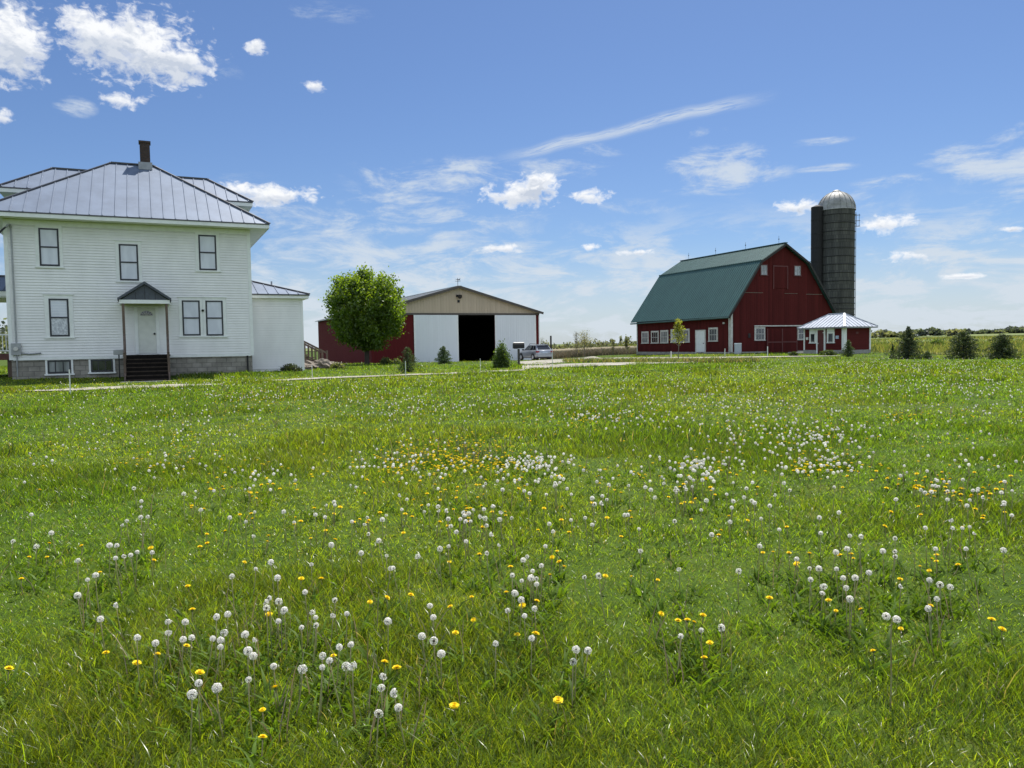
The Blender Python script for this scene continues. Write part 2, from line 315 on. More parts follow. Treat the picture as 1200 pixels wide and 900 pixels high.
M = dict(
    lawn=mat_ground('lawn_soil', [(.026, .050, .004), (.045, .080, .006), (.075, .090, .014)], .8, fine=30),  # shade between blades put into the colour: dark soil and turf
    gravel=mat_ground('gravel', [(.19, .175, .145), (.28, .265, .225), (.36, .345, .305)], .6, bump=.6, fine=14),
    limestone=mat_ground('path_stone', [(.20, .185, .14), (.28, .265, .22), (.35, .33, .285)], .9, bump=.5, fine=16),
    stubble=mat_ground('stubble', [(.15, .125, .085), (.20, .165, .11), (.13, .14, .065)], .15, fine=3),
    meadow=mat_ground('meadow', [(.085, .125, .04), (.125, .155, .05), (.155, .155, .07)], .05, fine=1.5),
    siding=mat('white_siding', (.82, .81, .80), .55, .05, 1.2, stretch=(1, 1, .5)),
    white=mat('white_paint', (.80, .81, .79), .5, .05, 4),
    soffit=mat('soffit_paint', (.74, .75, .71), .6, .05, 3),
    block=mat_blocks('foundation_block', (.255, .235, .20), (.33, .305, .265), (.17, .155, .135), .42, .2),
    roof=mat('standing_seam_metal', (.145, .180, .245), .5, .10, 1.2, metal=.15, spec=.35),
    roofcap=mat('ridge_metal', (.075, .075, .085), .45, .1, 3),
    slate=mat('canopy_shingle', (.075, .085, .105), .75, .15, 6, bump=.3, bscale=30),
    sash=mat('dark_sash', (.022, .024, .032), .45, .1, 5),
    brickd=mat_blocks('chimney_brick', (.055, .030, .022), (.085, .045, .030), (.05, .045, .04), .22, .075),
    tin=mat('grey_flashing', (.30, .31, .33), .5, .1, 4, metal=.4),
    timber=mat('weathered_timber', (.135, .095, .072), .85, .25, 5, bump=.4, bscale=25, stretch=(1, 1, .2)),
    darkwood=mat('dark_stair_wood', (.022, .018, .016), .9, .25, 5, spec=.15),
    tread=mat('brown_tread', (.050, .038, .030), .9, .25, 6, spec=.15),  # lighter brown than the risers, so the steps read apart
    riser=mat('dark_riser', (.012, .010, .009), .95, .2, 6, spec=.1),
    deckred=mat('stained_deck', (.13, .05, .035), .7, .2, 5),
    door=mat('door_paint', (.66, .67, .62), .45, .05, 4),
    knob=mat('dark_metal', (.03, .03, .032), .35, .1, 8, metal=.7),
    meter=mat('meter_grey', (.33, .34, .35), .45, .1, 8, metal=.3),
    concrete=mat('concrete', (.33, .32, .29), .9, .2, 2.5, bump=.3),
    redboard=mat_planks('barn_red_boards', (.082, .013, .0125), .24, 'XY', .32, .85, .5, .25),
    redmetal=mat_planks('shed_red_steel', (.105, .0135, .0145), .23, 'XY', .06, .75, .8, .08),
    redlap=mat_planks('cabin_red_lap', (.095, .014, .0135), .14, 'Z', .12, .7, .6, .15),
    reddoor=mat('red_door', (.10, .015, .014), .55, .12, 4),
    tanmetal=mat_planks('tan_steel', (.50, .41, .31), .30, 'X', .10, .5, 1.0, .06),
    whitemetal=mat_planks('white_steel', (.74, .77, .80), .23, 'X', .03, .45, .8, .05),
    brown=mat('brown_trim', (.075, .062, .052), .5, .1, 3),
    shedroof=mat('shed_roof_steel', (.33, .34, .35), .45, .08, 1.5),
    greenroof=mat('green_roof_steel', (.044, .100, .093), .48, .10, .8, stretch=(.4, 3, 1)),
    cream=mat('weathered_white', (.62, .60, .56), .7, .15, 4),
    whiteroof=mat('white_roof_steel', (.40, .43, .49), .45, .08, 2),
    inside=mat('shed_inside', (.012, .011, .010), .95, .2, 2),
    stave=mat_blocks('silo_stave', (.064, .063, .058), (.098, .094, .083), (.024, .024, .023), .28, .76, cyl=1.9, streak=.6),
    dome=mat('silo_dome_metal', (.33, .325, .31), .6, .25, 1.2, metal=.15),
    rust=mat('hoop_iron', (.022, .020, .019), .7, .3, 8),
    chute=mat('chute_metal', (.012, .011, .012), .8, .25, 1.5, stretch=(1, 1, .3)),
    carpaint=mat('silver_car_paint', (.33, .35, .39), .28, .04, 2, metal=.55),
    carglass=mat('tinted_glass', (.018, .02, .024), .06, .1, 2, spec=.8),
    rubber=mat('black_rubber', (.02, .02, .02), .8, .1, 10),
    alloy=mat('alloy_rim', (.55, .56, .58), .35, .05, 6, metal=.7),
    redlight=mat('red_lens', (.28, .012, .012), .2, .05, 6),
    plate=mat('plate_paint', (.42, .50, .62), .4, .15, 18),
    blackpaint=mat('black_paint', (.018, .018, .020), .6, .1, 8, spec=.3),
    stake=mat('stake_plastic', (.78, .77, .72), .5, .06, 6),
    post=mat('dark_post', (.06, .055, .05), .8, .2, 8),
    utility=mat('utility_grey', (.52, .55, .58), .45, .05, 5),
    bark=mat('bark', (.055, .045, .036), .9, .3, 6, bump=.6, bscale=18, stretch=(1, 1, .25)),
    palebark=mat('pale_bark', (.19, .165, .13), .9, .2, 8, stretch=(1, 1, .3)),
    rock=mat('field_stone', (.19, .16, .13), .9, .3, 4, bump=.5, bscale=8),
    leaf=mat_leaf('leaf', .6, .5, .03), needle=mat_leaf('needle', .3, .5, .03), grass=mat_leaf('grass_blade', .64, .32, .023),
    petal=mat_leaf('petal', .35, .6, .01, tint=(.62, .62, .9)), broad=mat_leaf('broad_leaf', .45, .6, .012), fluff=mat_leaf('fluff', .55, .8, 0, tint=(.62, .65, 1.58)), dry=mat_leaf('dry_stalk', .3, .6, .04, tint=(.62, .64, 1.4)),
)
def mat_pane(name, c1, c2, scale=2.0, rough=.07, lace=False):
    mt, nt, b = _nodes(name); N, L = nt.nodes, nt.links
    tc = N.new('ShaderNodeTexCoord'); n = N.new('ShaderNodeTexNoise'); n.inputs['Scale'].default_value = scale; n.inputs['Detail'].default_value = 5 if lace else 2
    mp = N.new('ShaderNodeMapping'); mp.inputs['Scale'].default_value = (1, 1, .35) if not lace else (1, 1, 1); L.new(tc.outputs['Object'], mp.inputs[0]); L.new(mp.outputs[0], n.inputs['Vector'])
    r = N.new('ShaderNodeValToRGB'); L.new(n.outputs[0], r.inputs[0]); r.color_ramp.elements[0].position = .4; r.color_ramp.elements[1].position = .6
    r.color_ramp.elements[0].color = rgba(c1); r.color_ramp.elements[1].color = rgba(c2)
    L.new(r.outputs[0], b.inputs['Base Color']); b.inputs['Roughness'].default_value = rough; b.inputs['Coat Weight'].default_value = .6; b.inputs['Coat Roughness'].default_value = .03
    return mt
M['curtain'] = mat_pane('curtained_glass', (.52, .55, .61), (.60, .63, .69), 3)
M['lace'] = mat_pane('lace_curtained_glass', (.36, .38, .41), (.57, .59, .62), 16, lace=True)
M['darkglass'] = mat_pane('dark_glass', (.015, .018, .022), (.05, .055, .06), 2)
M['greyglass'] = mat_pane('grey_glass', (.16, .17, .18), (.30, .31, .33), 3)

# ------------------------------------------------------------------ mesh helpers
class MB:
    def __init__(s): s.v = []; s.f = []
    def add(s, vs, fs):
        o = len(s.v); s.v += [tuple(p) for p in vs]; s.f += [tuple(i + o for i in f) for f in fs]; return s
    def box(s, x0, x1, y0, y1, z0, z1):
        return s.add([(x0, y0, z0), (x1, y0, z0), (x1, y1, z0), (x0, y1, z0), (x0, y0, z1), (x1, y0, z1), (x1, y1, z1), (x0, y1, z1)],
                     [(0, 3, 2, 1), (4, 5, 6, 7), (0, 1, 5, 4), (1, 2, 6, 5), (2, 3, 7, 6), (3, 0, 4, 7)])
    def bar(s, p, q, w, h, up=(0, 0, 1)):
        p, q, up = Vector(p), Vector(q), Vector(up)
        d = (q - p).normalized(); a = d.cross(up)
        if a.length < 1e-4: a = d.cross(Vector((1, 0, 0)))
        a.normalize(); b = a.cross(d).normalized()
        a *= w / 2; b *= h / 2
        vs = [p - a - b, p + a - b, p + a + b, p - a + b, q - a - b, q + a - b, q + a + b, q - a + b]
        return s.add(vs, [(3, 2, 1, 0), (4, 5, 6, 7), (0, 1, 5, 4), (1, 2, 6, 5), (2, 3, 7, 6), (3, 0, 4, 7)])
    def tube(s, pts, rad, n=8, cap=True):
        pts = [Vector(p) for p in pts]; rads = rad if isinstance(rad, (list, tuple)) else [rad] * len(pts)
        rings = []
        for i, p in enumerate(pts):
            d = (pts[min(i + 1, len(pts) - 1)] - pts[max(i - 1, 0)]).normalized()
            a = d.cross(Vector((0, 0, 1)))
            if a.length < 1e-3: a = Vector((1, 0, 0))
            a.normalize(); b = d.cross(a)
            rings.append([p + (a * math.cos(t) + b * math.sin(t)) * rads[i] for t in [2 * math.pi * k / n for k in range(n)]])
        vs = [v for r in rings for v in r]; fs = []
        for i in range(len(pts) - 1):
            for k in range(n): fs.append((i * n + k, i * n + (k + 1) % n, (i + 1) * n + (k + 1) % n, (i + 1) * n + k))
        if cap: fs += [tuple(range(n))[::-1], tuple((len(pts) - 1) * n + k for k in range(n))]
        return s.add(vs, fs)
    def prism(s, poly, axis, a0, a1):
        """polygon in the two other axes pushed along axis ('x' or 'y' or 'z')"""
        def P(p, a): return {'x': (a, p[0], p[1]), 'y': (p[0], a, p[1]), 'z': (p[0], p[1], a)}[axis]
        n = len(poly)
        vs = [P(p, a0) for p in poly] + [P(p, a1) for p in poly]
        return s.add(vs, [tuple(range(n)), tuple(range(2 * n - 1, n - 1, -1))] + [(i, i + n, (i + 1) % n + n, (i + 1) % n) for i in range(n)])
    def lathe(s, prof, n=24, cx=0, cy=0, a0=0, a1=2 * math.pi):
        full = abs(a1 - a0 - 2 * math.pi) < 1e-6
        k = n if full else n + 1
        vs = [(cx + r * math.cos(a0 + (a1 - a0) * j / n), cy + r * math.sin(a0 + (a1 - a0) * j / n), z) for r, z in prof for j in range(k)]
        fs = []
        for i in range(len(prof) - 1):
            for j in range(n):
                j2 = (j + 1) % k
                fs.append((i * k + j, i * k + j2, (i + 1) * k + j2, (i + 1) * k + j))
        return s.add(vs, fs)
    def build(s, name, m, parent=None, smooth=False, bevel=0.0):
        me = bpy.data.meshes.new(name); me.from_pydata(s.v, [], s.f); me.validate()
        bm = bmesh.new(); bm.from_mesh(me); bmesh.ops.recalc_face_normals(bm, faces=bm.faces); bm.to_mesh(me); bm.free()
        if smooth:
            for p in me.polygons: p.use_smooth = True
        me.materials.append(m)
        o = bpy.data.objects.new(name, me); COL.objects.link(o)
        if parent: o.parent = parent
        if bevel:
            md = o.modifiers.new('bevel', 'BEVEL'); md.width = bevel; md.segments = 2; md.limit_method = 'ANGLE'
        return o
def tag(o, label=None, cat=None, group=None, kind=None):
    for k, v in (('label', label), ('category', cat), ('group', group), ('kind', kind)):
        if v: o[k] = v
    return o
def thing(name, label, cat, loc, rz=0.0, group=None):
    o = bpy.data.objects.new(name, None); COL.objects.link(o); o.location = loc; o.rotation_euler = (0, 0, rz)
    o.empty_display_size = .2
    return tag(o, label, cat, group)
def np_mesh(name, V, T, m, cols=None, parent=None, smooth=False):
    me = bpy.data.meshes.new(name)
    V = np.ascontiguousarray(V, np.float32); T = np.ascontiguousarray(T, np.int32)
    me.vertices.add(len(V)); me.vertices.foreach_set('co', V.ravel())
    me.loops.add(T.size); me.loops.foreach_set('vertex_index', T.ravel())
    me.polygons.add(len(T)); me.polygons.foreach_set('loop_start', np.arange(0, T.size, T.shape[1], dtype=np.int32))
    if smooth: me.polygons.foreach_set('use_smooth', np.ones(len(T), bool))
    if cols is not None:
        at = me.color_attributes.new('Col', 'FLOAT_COLOR', 'POINT')
        at.data.foreach_set('color', np.concatenate([cols, np.ones((len(cols), 1))], 1).astype(np.float32).ravel())
    me.update(calc_edges=True); me.validate()
    me.materials.append(m)
    o = bpy.data.objects.new(name, me); COL.objects.link(o)
    if parent: o.parent = parent
    return o
def unit_frame(phi, p):
    f = R(phi); return np.array([math.cos(f), math.sin(f)]), np.array([-math.sin(f), math.cos(f)])

# ------------------------------------------------------------------ ground, drive, path, fields
def build_ground():
    xs = np.concatenate([np.linspace(-3200, -200, 16), np.arange(-160, 202, 2.5), np.linspace(260, 3200, 18)])
    ys = np.concatenate([np.linspace(-3000, -60, 14), np.arange(-40, 160, 2.0), np.arange(165, 330, 6), np.linspace(340, 4200, 24)])
    X, Y = np.meshgrid(xs, ys); Z = tz(X, Y)
    nx, ny = len(xs), len(ys)
    idx = np.arange(nx * ny).reshape(ny, nx)
    q = np.stack([idx[:-1, :-1], idx[:-1, 1:], idx[1:, 1:], idx[1:, :-1]], -1).reshape(-1, 4)
    o = np_mesh('ground', np.stack([X.ravel(), Y.ravel(), Z.ravel()], 1), q, M['lawn'], smooth=True)
    tag(o, kind='structure')
build_ground()
def strip(name, L_, R_, m, dz, n=8):
    """sheet between two edge lines (lists of ground points), laid dz above the terrain"""
    def res(line, k):
        line = np.array([p[:2] for p in line]); d = np.r_[0, np.cumsum(np.hypot(*np.diff(line, axis=0).T))]
        t = np.linspace(0, d[-1], k); return np.stack([np.interp(t, d, line[:, 0]), np.interp(t, d, line[:, 1])], 1)
    k = 40
    A, B = res(L_, k), res(R_, k)
    W = np.linspace(0, 1, n + 1)[:, None, None]
    P = A[None] * (1 - W) + B[None] * W
    P[0] += (rng.random((k, 2)) - .5) * .18; P[-1] += (rng.random((k, 2)) - .5) * .18
    Z = tz(P[..., 0], P[..., 1]) + dz
    idx = np.arange((n + 1) * k).reshape(n + 1, k)
    q = np.stack([idx[:-1, :-1], idx[:-1, 1:], idx[1:, 1:], idx[1:, :-1]], -1).reshape(-1, 4)
    o = np_mesh(name, np.stack([P[..., 0].ravel(), P[..., 1].ravel(), Z.ravel()], 1), q, m, smooth=True)
    return tag(o, kind='structure'), np.concatenate([A, B[::-1]])
BARE = []                                   # outlines where no lawn grass grows
def px_line(pts): return [G(x, y) for x, y in pts]
o, pl = strip('gravel_drive', px_line([(612, 433.5), (640, 432), (680, 430.3), (740, 428), (800, 426), (835, 424.4), (866, 422.6)]),
              px_line([(612, 428.5), (640, 427.6), (680, 426.4), (740, 424.8), (800, 423.4), (835, 422.6), (866, 422.3)]), M['gravel'], .035); BARE.append(pl)
o, pl = strip('gravel_drive', px_line([(616, 428), (640, 427), (680, 423), (740, 421.6), (800, 420.8), (860, 420), (985, 417.6)]),
              px_line([(606, 424.5), (640, 422.3), (690, 420.4), (740, 419.6), (800, 419.1), (860, 418.6), (985, 417.3)]), M['gravel'], .045); BARE.append(pl)
o, pl = strip('gravel_drive', [(-7, 73), (-1, 70), (2.5, 64), (6, 58)], [(-7.5, 78), (2, 82), (9, 84), (9.5, 68)], M['gravel'], .055); BARE.append(pl)
o, pl = strip('path', px_line([(25, 459.6), (80, 458.2), (150, 456), (205, 454.5), (262, 451.2)]), px_line([(25, 458.8), (80, 455.9), (150, 452.8), (205, 450.8), (262, 450.6)]), M['limestone'], .03, 4); BARE.append(pl)
o, pl = strip('path', px_line([(318, 447.5), (345, 446), (420, 442.7), (480, 440.4), (540, 438.2), (615, 434.6)]), px_line([(318, 446), (345, 444.3), (420, 441.1), (480, 438.9), (540, 436.7), (615, 432.7)]), M['limestone'], .03, 3); BARE.append(pl)
def sheet(name, c, m, dz, nx=20, ny=40):
    c = [np.array(p, float) for p in c]
    s = np.linspace(0, 1, nx)[None, :, None]; t = (np.linspace(0, 1, ny) ** 1.6)[:, None, None]
    P = (c[0] * (1 - s) + c[1] * s) * (1 - t) + (c[3] * (1 - s) + c[2] * s) * t
    Z = tz(P[..., 0], P[..., 1]) + dz
    idx = np.arange(nx * ny).reshape(ny, nx)
    q = np.stack([idx[:-1, :-1], idx[:-1, 1:], idx[1:, 1:], idx[1:, :-1]], -1).reshape(-1, 4)
    return tag(np_mesh(name, np.stack([P[..., 0].ravel(), P[..., 1].ravel(), Z.ravel()], 1), q, m, smooth=True), kind='structure')
sheet('field', [(3, 87), (13, 87), (62, 300), (-20, 300)], M['stubble'], .05)
sheet('meadow', [(31, 52), (75, 48), (420, 330), (75, 330)], M['meadow'], .05)
sheet('far_field', [(-200, 315), (900, 345), (1800, 1500), (-900, 1500)], M['meadow'], .25)
HOUSE_XY, HOUSE_PHI = (-20.645, 31.674), 25
SHED_XY = tuple(((632 - 600) / 900 * 82.3 + .03, 82.0))
BARN_XY = (20.0, 70.0)

# ------------------------------------------------------------------ building helpers
def clap(mb, x0, x1, z0, z1, y, pitch=.115, axis='x', out=-1):
    """lapped boards on a wall face; out = -1 faces the low side of the other axis"""
    z = z0
    while z < z1 - .02:
        zt = min(z + pitch, z1)
        a, b = y + out * .034, y + out * .008; z0_ = z; z = z + .008
        if axis == 'x': vs = [(x0, y, z), (x1, y, z), (x0, a, z), (x1, a, z), (x0, b, zt), (x1, b, zt)]
        else: vs = [(y, x0, z), (y, x1, z), (a, x0, z), (a, x1, z), (b, x0, zt), (b, x1, zt)]
        mb.add(vs, [(0, 1, 3, 2), (2, 3, 5, 4)])
        z = z0_ + pitch
def hip(x0, x1, y0, y1, z, pitch, seam=.45, seam_w=.03, seam_h=.026, phase=.2):
    """hip roof skin with standing seams; returns (skin, caps, ridge ends)"""
    r, c = MB(), MB()
    dx, dy = x1 - x0, y1 - y0; h = min(dx, dy) / 2; zr = z + pitch * h
    if dx >= dy: A, B = (x0 + h, (y0 + y1) / 2, zr), (x1 - h, (y0 + y1) / 2, zr)
    else: A, B = ((x0 + x1) / 2, y0 + h, zr), ((x0 + x1) / 2, y1 - h, zr)
    c0, c1, c2, c3 = (x0, y0, z), (x1, y0, z), (x1, y1, z), (x0, y1, z)
    if dx >= dy: fs = [[c0, c1, B, A], [c1, c2, B], [c2, c3, A, B], [c3, c0, A]]
    else: fs = [[c0, c1, A], [c1, c2, B, A], [c2, c3, B], [c3, c0, A, B]]
    for f in fs: r.add(f, [tuple(range(len(f)))])
    t = .018
    x = x0 + phase
    while x < x1 - .05:
        run = min(x - x0, x1 - x, h) - .03
        r.bar((x, y0, z + t), (x, y0 + run, z + t + pitch * run), seam_w, seam_h)
        r.bar((x, y1, z + t), (x, y1 - run, z + t + pitch * run), seam_w, seam_h); x += seam
    y = y0 + phase
    while y < y1 - .05:
        run = min(y - y0, y1 - y, h) - .03
        r.bar((x0, y, z + t), (x0 + run, y, z + t + pitch * run), seam_w, seam_h)
        r.bar((x1, y, z + t), (x1 - run, y, z + t + pitch * run), seam_w, seam_h); y += seam
    up = .03
    U = lambda p: (p[0], p[1], p[2] + up)
    if dx >= dy: hips = [(c0, A), (c3, A), (c1, B), (c2, B)]
    else: hips = [(c0, A), (c1, A), (c2, B), (c3, B)]
    for p, q in hips: c.bar(U(p), U(q), .13, .05)
    if (Vector(A) - Vector(B)).length > .05: c.bar(U(A), U(B), .16, .06)
    return r, c, (A, B)
def eave_box(x0, x1, y0, y1, z, h=.2):
    """fascia ring with a soffit plate, and the dark drip edge above it"""
    f, d, s = MB(), MB(), MB()
    t = .03
    f.box(x0 + .02, x1 - .02, y0 + .02, y0 + .02 + t, z - h, z - .055); f.box(x0 + .02, x1 - .02, y1 - .02 - t, y1 - .02, z - h, z - .055)
    f.box(x0 + .02, x0 + .02 + t, y0 + .051, y1 - .051, z - h, z - .055); f.box(x1 - .02 - t, x1 - .02, y0 + .051, y1 - .051, z - h, z - .055)
    d.box(x0, x1, y0, y0 + .04, z - .053, z - .003); d.box(x0, x1, y1 - .04, y1, z - .053, z - .003)
    d.box(x0, x0 + .04, y0 + .041, y1 - .041, z - .053, z - .003); d.box(x1 - .04, x1, y0 + .041, y1 - .041, z - .053, z - .003)
    s.box(x0 + .055, x1 - .055, y0 + .055, y1 - .055, z - h + .02, z - h + .04)
    return f, d, s
def sash_window(parent, x0, x1, z0, z1, y=0.0, axis='x', out=-1, case=.13, pane='curtain', pane2=None, head=True, frame='sash', casing='white', mid=True, mullions=0, fw=.064, name='window'):
    """window of a facade: casing (white), dark sash frame, panes; x runs along the wall"""
    def B(mb, a0, a1, d0, d1, c0, c1):
        o0, o1 = sorted((y + out * d0, y + out * d1))
        if axis == 'x': mb.box(a0, a1, o0, o1, c0, c1)
        else: mb.box(o0, o1, a0, a1, c0, c1)
    f = MB()
    B(f, x0, x0 + fw, .012, .058, z0, z1); B(f, x1 - fw, x1, .012, .058, z0, z1)
    B(f, x0 + fw, x1 - fw, .012, .058, z0, z0 + fw); B(f, x0 + fw, x1 - fw, .012, .058, z1 - fw, z1)
    zm = (z0 + z1) / 2
    if mid: B(f, x0 + fw, x1 - fw, .014, .066, zm - fw * .46, zm + fw * .46)
    for k in range(mullions):
        xm = x0 + (x1 - x0) * (k + 1) / (mullions + 1); B(f, xm - fw * .3, xm + fw * .3, .016, .05, z0 + fw, z1 - fw)
    fo = f.build(name, M[frame], parent)
    if pane2:
        p = MB(); B(p, x0 + fw * .5, x1 - fw * .5, .01, .032, zm, z1 - fw * .5); p.build('pane', M[pane], fo)
        p = MB(); B(p, x0 + fw * .5, x1 - fw * .5, .01, .036, z0 + fw * .5, zm - .001); p.build('pane', M[pane2], fo)
    else:
        p = MB(); B(p, x0 + fw * .5, x1 - fw * .5, .01, .034, z0 + fw * .5, z1 - fw * .5); p.build('pane', M[pane], fo)
    if case:
        c = MB()
        B(c, x0 - case, x0 - .002, .0, .045, z0 - .02, z1 + case); B(c, x1 + .002, x1 + case, .0, .045, z0 - .02, z1 + case)
        B(c, x0 - .001, x1 + .001, .0, .045, z1 + .002, z1 + case)
        c.build('casing', M[casing], fo)
        s = MB(); B(s, x0 - case - .04, x1 + case + .04, .0, .085, z0 - .085, z0 - .022)
        s.build('sill', M[casing], fo)
        if head:
            h = MB(); B(h, x0 - case - .05, x1 + case + .05, .0, .08, z1 + case + .002, z1 + case + .035); h.build('drip_cap', M[casing], fo)
    return fo

# ------------------------------------------------------------------ farmhouse
def build_house():
    gz = .0
    h = thing('farmhouse', 'two storey white clapboard farmhouse with grey metal hip roof and small front porch', 'house', (*HOUSE_XY, 0), R(HOUSE_PHI))
    W, D, Z0, Z1 = 9.53, 7.7, 1.29, 7.06
    w = MB(); w.box(.0, W, 0, D, Z0, Z1 + .1)
    clap(w, .09, W - .09, Z0 + .1, Z1 - .22, 0); clap(w, .09, D - .09, Z0 + .1, Z1 - .22, 0, axis='y'); clap(w, .09, D - .09, Z0 + .1, Z1 - .22, W, axis='y', out=1)
    w.build('wall', M['siding'], h)
    t = MB()
    for x in (0, W):
        t.box(x - .04 if x == 0 else x - .10, x + .10 if x == 0 else x + .04, -.04, .0, Z0, Z1); t.box(x - .04 if x == 0 else x, x if x == 0 else x + .04, .001, .1, Z0, Z1)
    t.box(.101, W - .101, -.035, .0, Z1 - .215, Z1); t.box(.101, W - .101, -.045, .0, Z0 - .02, Z0 + .1)
    t.build('corner_trim', M['white'], h)
    f = MB(); f.box(.03, W - .03, .03, D - .03, .0, Z0 - .002); f.build('foundation', M['block'], h)
    ov = .82
    r, c, (A, B) = hip(-ov, W + ov, -ov, D + ov, 7.27, .685, .47)
    ro = r.build('roof', M['roof'], h); c.build('ridge_cap', M['roofcap'], ro)
    fa, dr, sf = eave_box(-ov, W + ov, -ov, D + ov, 7.27, .21)
    fa.build('fascia', M['white'], ro); dr.build('drip_edge', M['roofcap'], ro); sf.build('soffit', M['soffit'], ro)
    ch = MB(); ch.box(5.10, 5.54, D / 2 - .32, D / 2 + .12, 9.9, 11.48); ch.box(5.06, 5.58, D / 2 - .36, D / 2 + .16, 11.48, 11.57); ch.build('chimney', M['brickd'], ro)
    fl = MB(); fl.box(5.02, 5.62, D / 2 - .42, D / 2 + .2, 10.2, 10.55); fl.build('flashing', M['tin'], ro)
    # dormers at both ends
    for sgn in (1, -1):
        ym = D / 2; hw = 1.9
        e = W + .45 if sgn > 0 else -.45
        a = W - 4.6 if sgn > 0 else 4.6
        zx = 8.72
        rr, cc = MB(), MB()
        ridge_z = zx + hw * .685
        re = e - sgn * hw
        c0, c1, c2, c3 = (a, ym - hw, zx), (e, ym - hw, zx), (e, ym + hw, zx), (a, ym + hw, zx)
        P, Q = (a, ym, ridge_z), (re, ym, ridge_z)
        for ff in ([c0, c1, Q, P], [c1, c2, Q], [c2, c3, P, Q]): rr.add(ff, [tuple(range(len(ff)))])
        x = min(a, e) + .15
        while x < max(a, e) - .06:
            run = min(hw, abs(e - x)) - .03
            for sy in (1, -1): rr.bar((x, ym - sy * hw, zx + .018), (x, ym - sy * (hw - run), zx + .018 + .685 * run), .035, .035)
            x += .47
        y = ym - hw + .2
        while y < ym + hw - .05:
            run = hw - abs(y - ym) - .03
            rr.bar((e, y, zx + .018), (e - sgn * run, y, zx + .018 + .685 * run), .035, .035); y += .47
        for p, q in ((c1, Q), (c2, Q), (P, Q)): cc.bar((p[0], p[1], p[2] + .03), (q[0], q[1], q[2] + .03), .13, .05)
        dw = MB(); dw.box(min(a, e - sgn * .5), max(a, e - sgn * .5), ym - hw + .5, ym + hw - .5, 7.0, zx - .15)
        do = dw.build('dormer', M['siding'], h)
        ro2 = rr.build('dormer_roof', M['roof'], do); cc.build('dormer_ridge_cap', M['roofcap'], do)
        x0, x1 = min(a, e), max(a, e)
        f2 = MB(); f2.box(x0 + .02, x1 - .02, ym - hw + .02, ym + hw - .02, zx - .22, zx - .06); f2.build('dormer_fascia', M['soffit'], do)
        d2 = MB(); d2.box(x0, x1, ym - hw, ym - hw + .04, zx - .055, zx - .003); d2.box(e - .04 if sgn > 0 else e, e if sgn > 0 else e + .04, ym - hw + .041, ym + hw, zx - .055, zx - .003); d2.build('dormer_drip_edge', M['roofcap'], do)
    # windows of the front
    for x0, x1, z0, z1 in ((1.20, 1.92, 5.19, 6.75), (4.15, 4.89, 4.65, 6.21), (7.35, 8.09, 5.18, 6.75)): sash_window(h, x0, x1, z0, z1, 0, case=.13, head=z1 < 6.5)
    sash_window(h, 1.45, 2.17, 2.25, 3.83, 0, case=.16, pane='curtain', pane2='lace')
    sash_window(h, 6.57, 7.31, 2.24, 3.81, 0, case=.13)
    sash_window(h, 7.55, 8.28, 2.23, 3.81, 0, case=.13)
    sash_window(h, 1.30, 2.16, .70, 1.25, .03, case=.08, head=False, mid=False, mullions=2, pane='greyglass', name='basement_window')
    sash_window(h, 2.90, 3.74, .72, 1.25, .03, case=.08, head=False, mid=False, mullions=2, pane='darkglass', name='basement_window')
    lamp = MB(); lamp.lathe([(.0, 3.30), (.045, 3.32), (.055, 3.38), (.0, 3.42)], 10, 7.43, -.09); lamp.build('wall_lamp', M['knob'], h)
    # front door
    d = MB(); d.box(4.78, 5.48, -.05, -.005, 1.47, 3.47)
    dd = d.build('front_door', M['door'], h)
    fr = MB(); fr.box(4.64, 4.775, -.07, -.002, 1.45, 3.56); fr.box(5.485, 5.62, -.07, -.002, 1.45, 3.56); fr.box(4.776, 5.484, -.07, -.002, 3.475, 3.56); fr.build('door_frame', M['white'], dd)
    pn = MB()
    for px in (4.88, 5.16):
        pn.box(px, px + .22, -.058, -.051, 1.62, 2.2); pn.box(px, px + .22, -.058, -.051, 2.32, 2.95)
    pn.build('door_panel', M['door'], dd)
    fan = MB()
    arc = [(5.13 + .25 * math.cos(a), 3.13 + .2 * math.sin(a)) for a in np.linspace(0, math.pi, 12)]
    fan.prism(arc, 'y', -.062, -.052); fo = fan.build('fanlight', M['darkglass'], dd)
    gl = MB()
    for a in np.linspace(0, math.pi, 7): gl.bar((5.13, -.068, 3.13), (5.13 + .25 * math.cos(a), -.068, 3.13 + .2 * math.sin(a)), .014, .01, (0, 1, 0))
    for k in range(8):
        a0, a1 = math.pi * k / 8, math.pi * (k + 1) / 8
        gl.bar((5.13 + .14 * math.cos(a0), -.068, 3.13 + .11 * math.sin(a0)), (5.13 + .14 * math.cos(a1), -.068, 3.13 + .11 * math.sin(a1)), .012, .01, (0, 1, 0))
    gl.build('glazing_bars', M['cream'], dd)
    kb = MB(); kb.lathe([(.0, 2.28), (.035, 2.30), (.04, 2.33), (.03, 2.36), (0, 2.38)], 10, 5.42, -.10); kb.build('door_handle', M['knob'], dd)
    # canopy over the door
    cy0 = -1.28
    pr = MB()
    pk, ez, eL, eR = (5.10, 4.40), 3.80, 4.06, 6.12
    for s_ in ((eL, -1), (eR, 1)):
        p = (s_[0], ez - .09); q = (pk[0], pk[1] - .0)
        poly = [p, (p[0], p[1] + .10), (q[0], q[1] + .12), (q[0], q[1])]
        pr.prism(poly, 'y', cy0 - .12, -.03)
    can = pr.build('canopy', M['slate'], h)
    pd = MB(); pd.prism([(4.20, 3.745), (5.98, 3.745), (pk[0], pk[1] - .02)], 'y', cy0 + .0, cy0 + .06); pd.build('pediment', M['slate'], can)
    ln = MB()
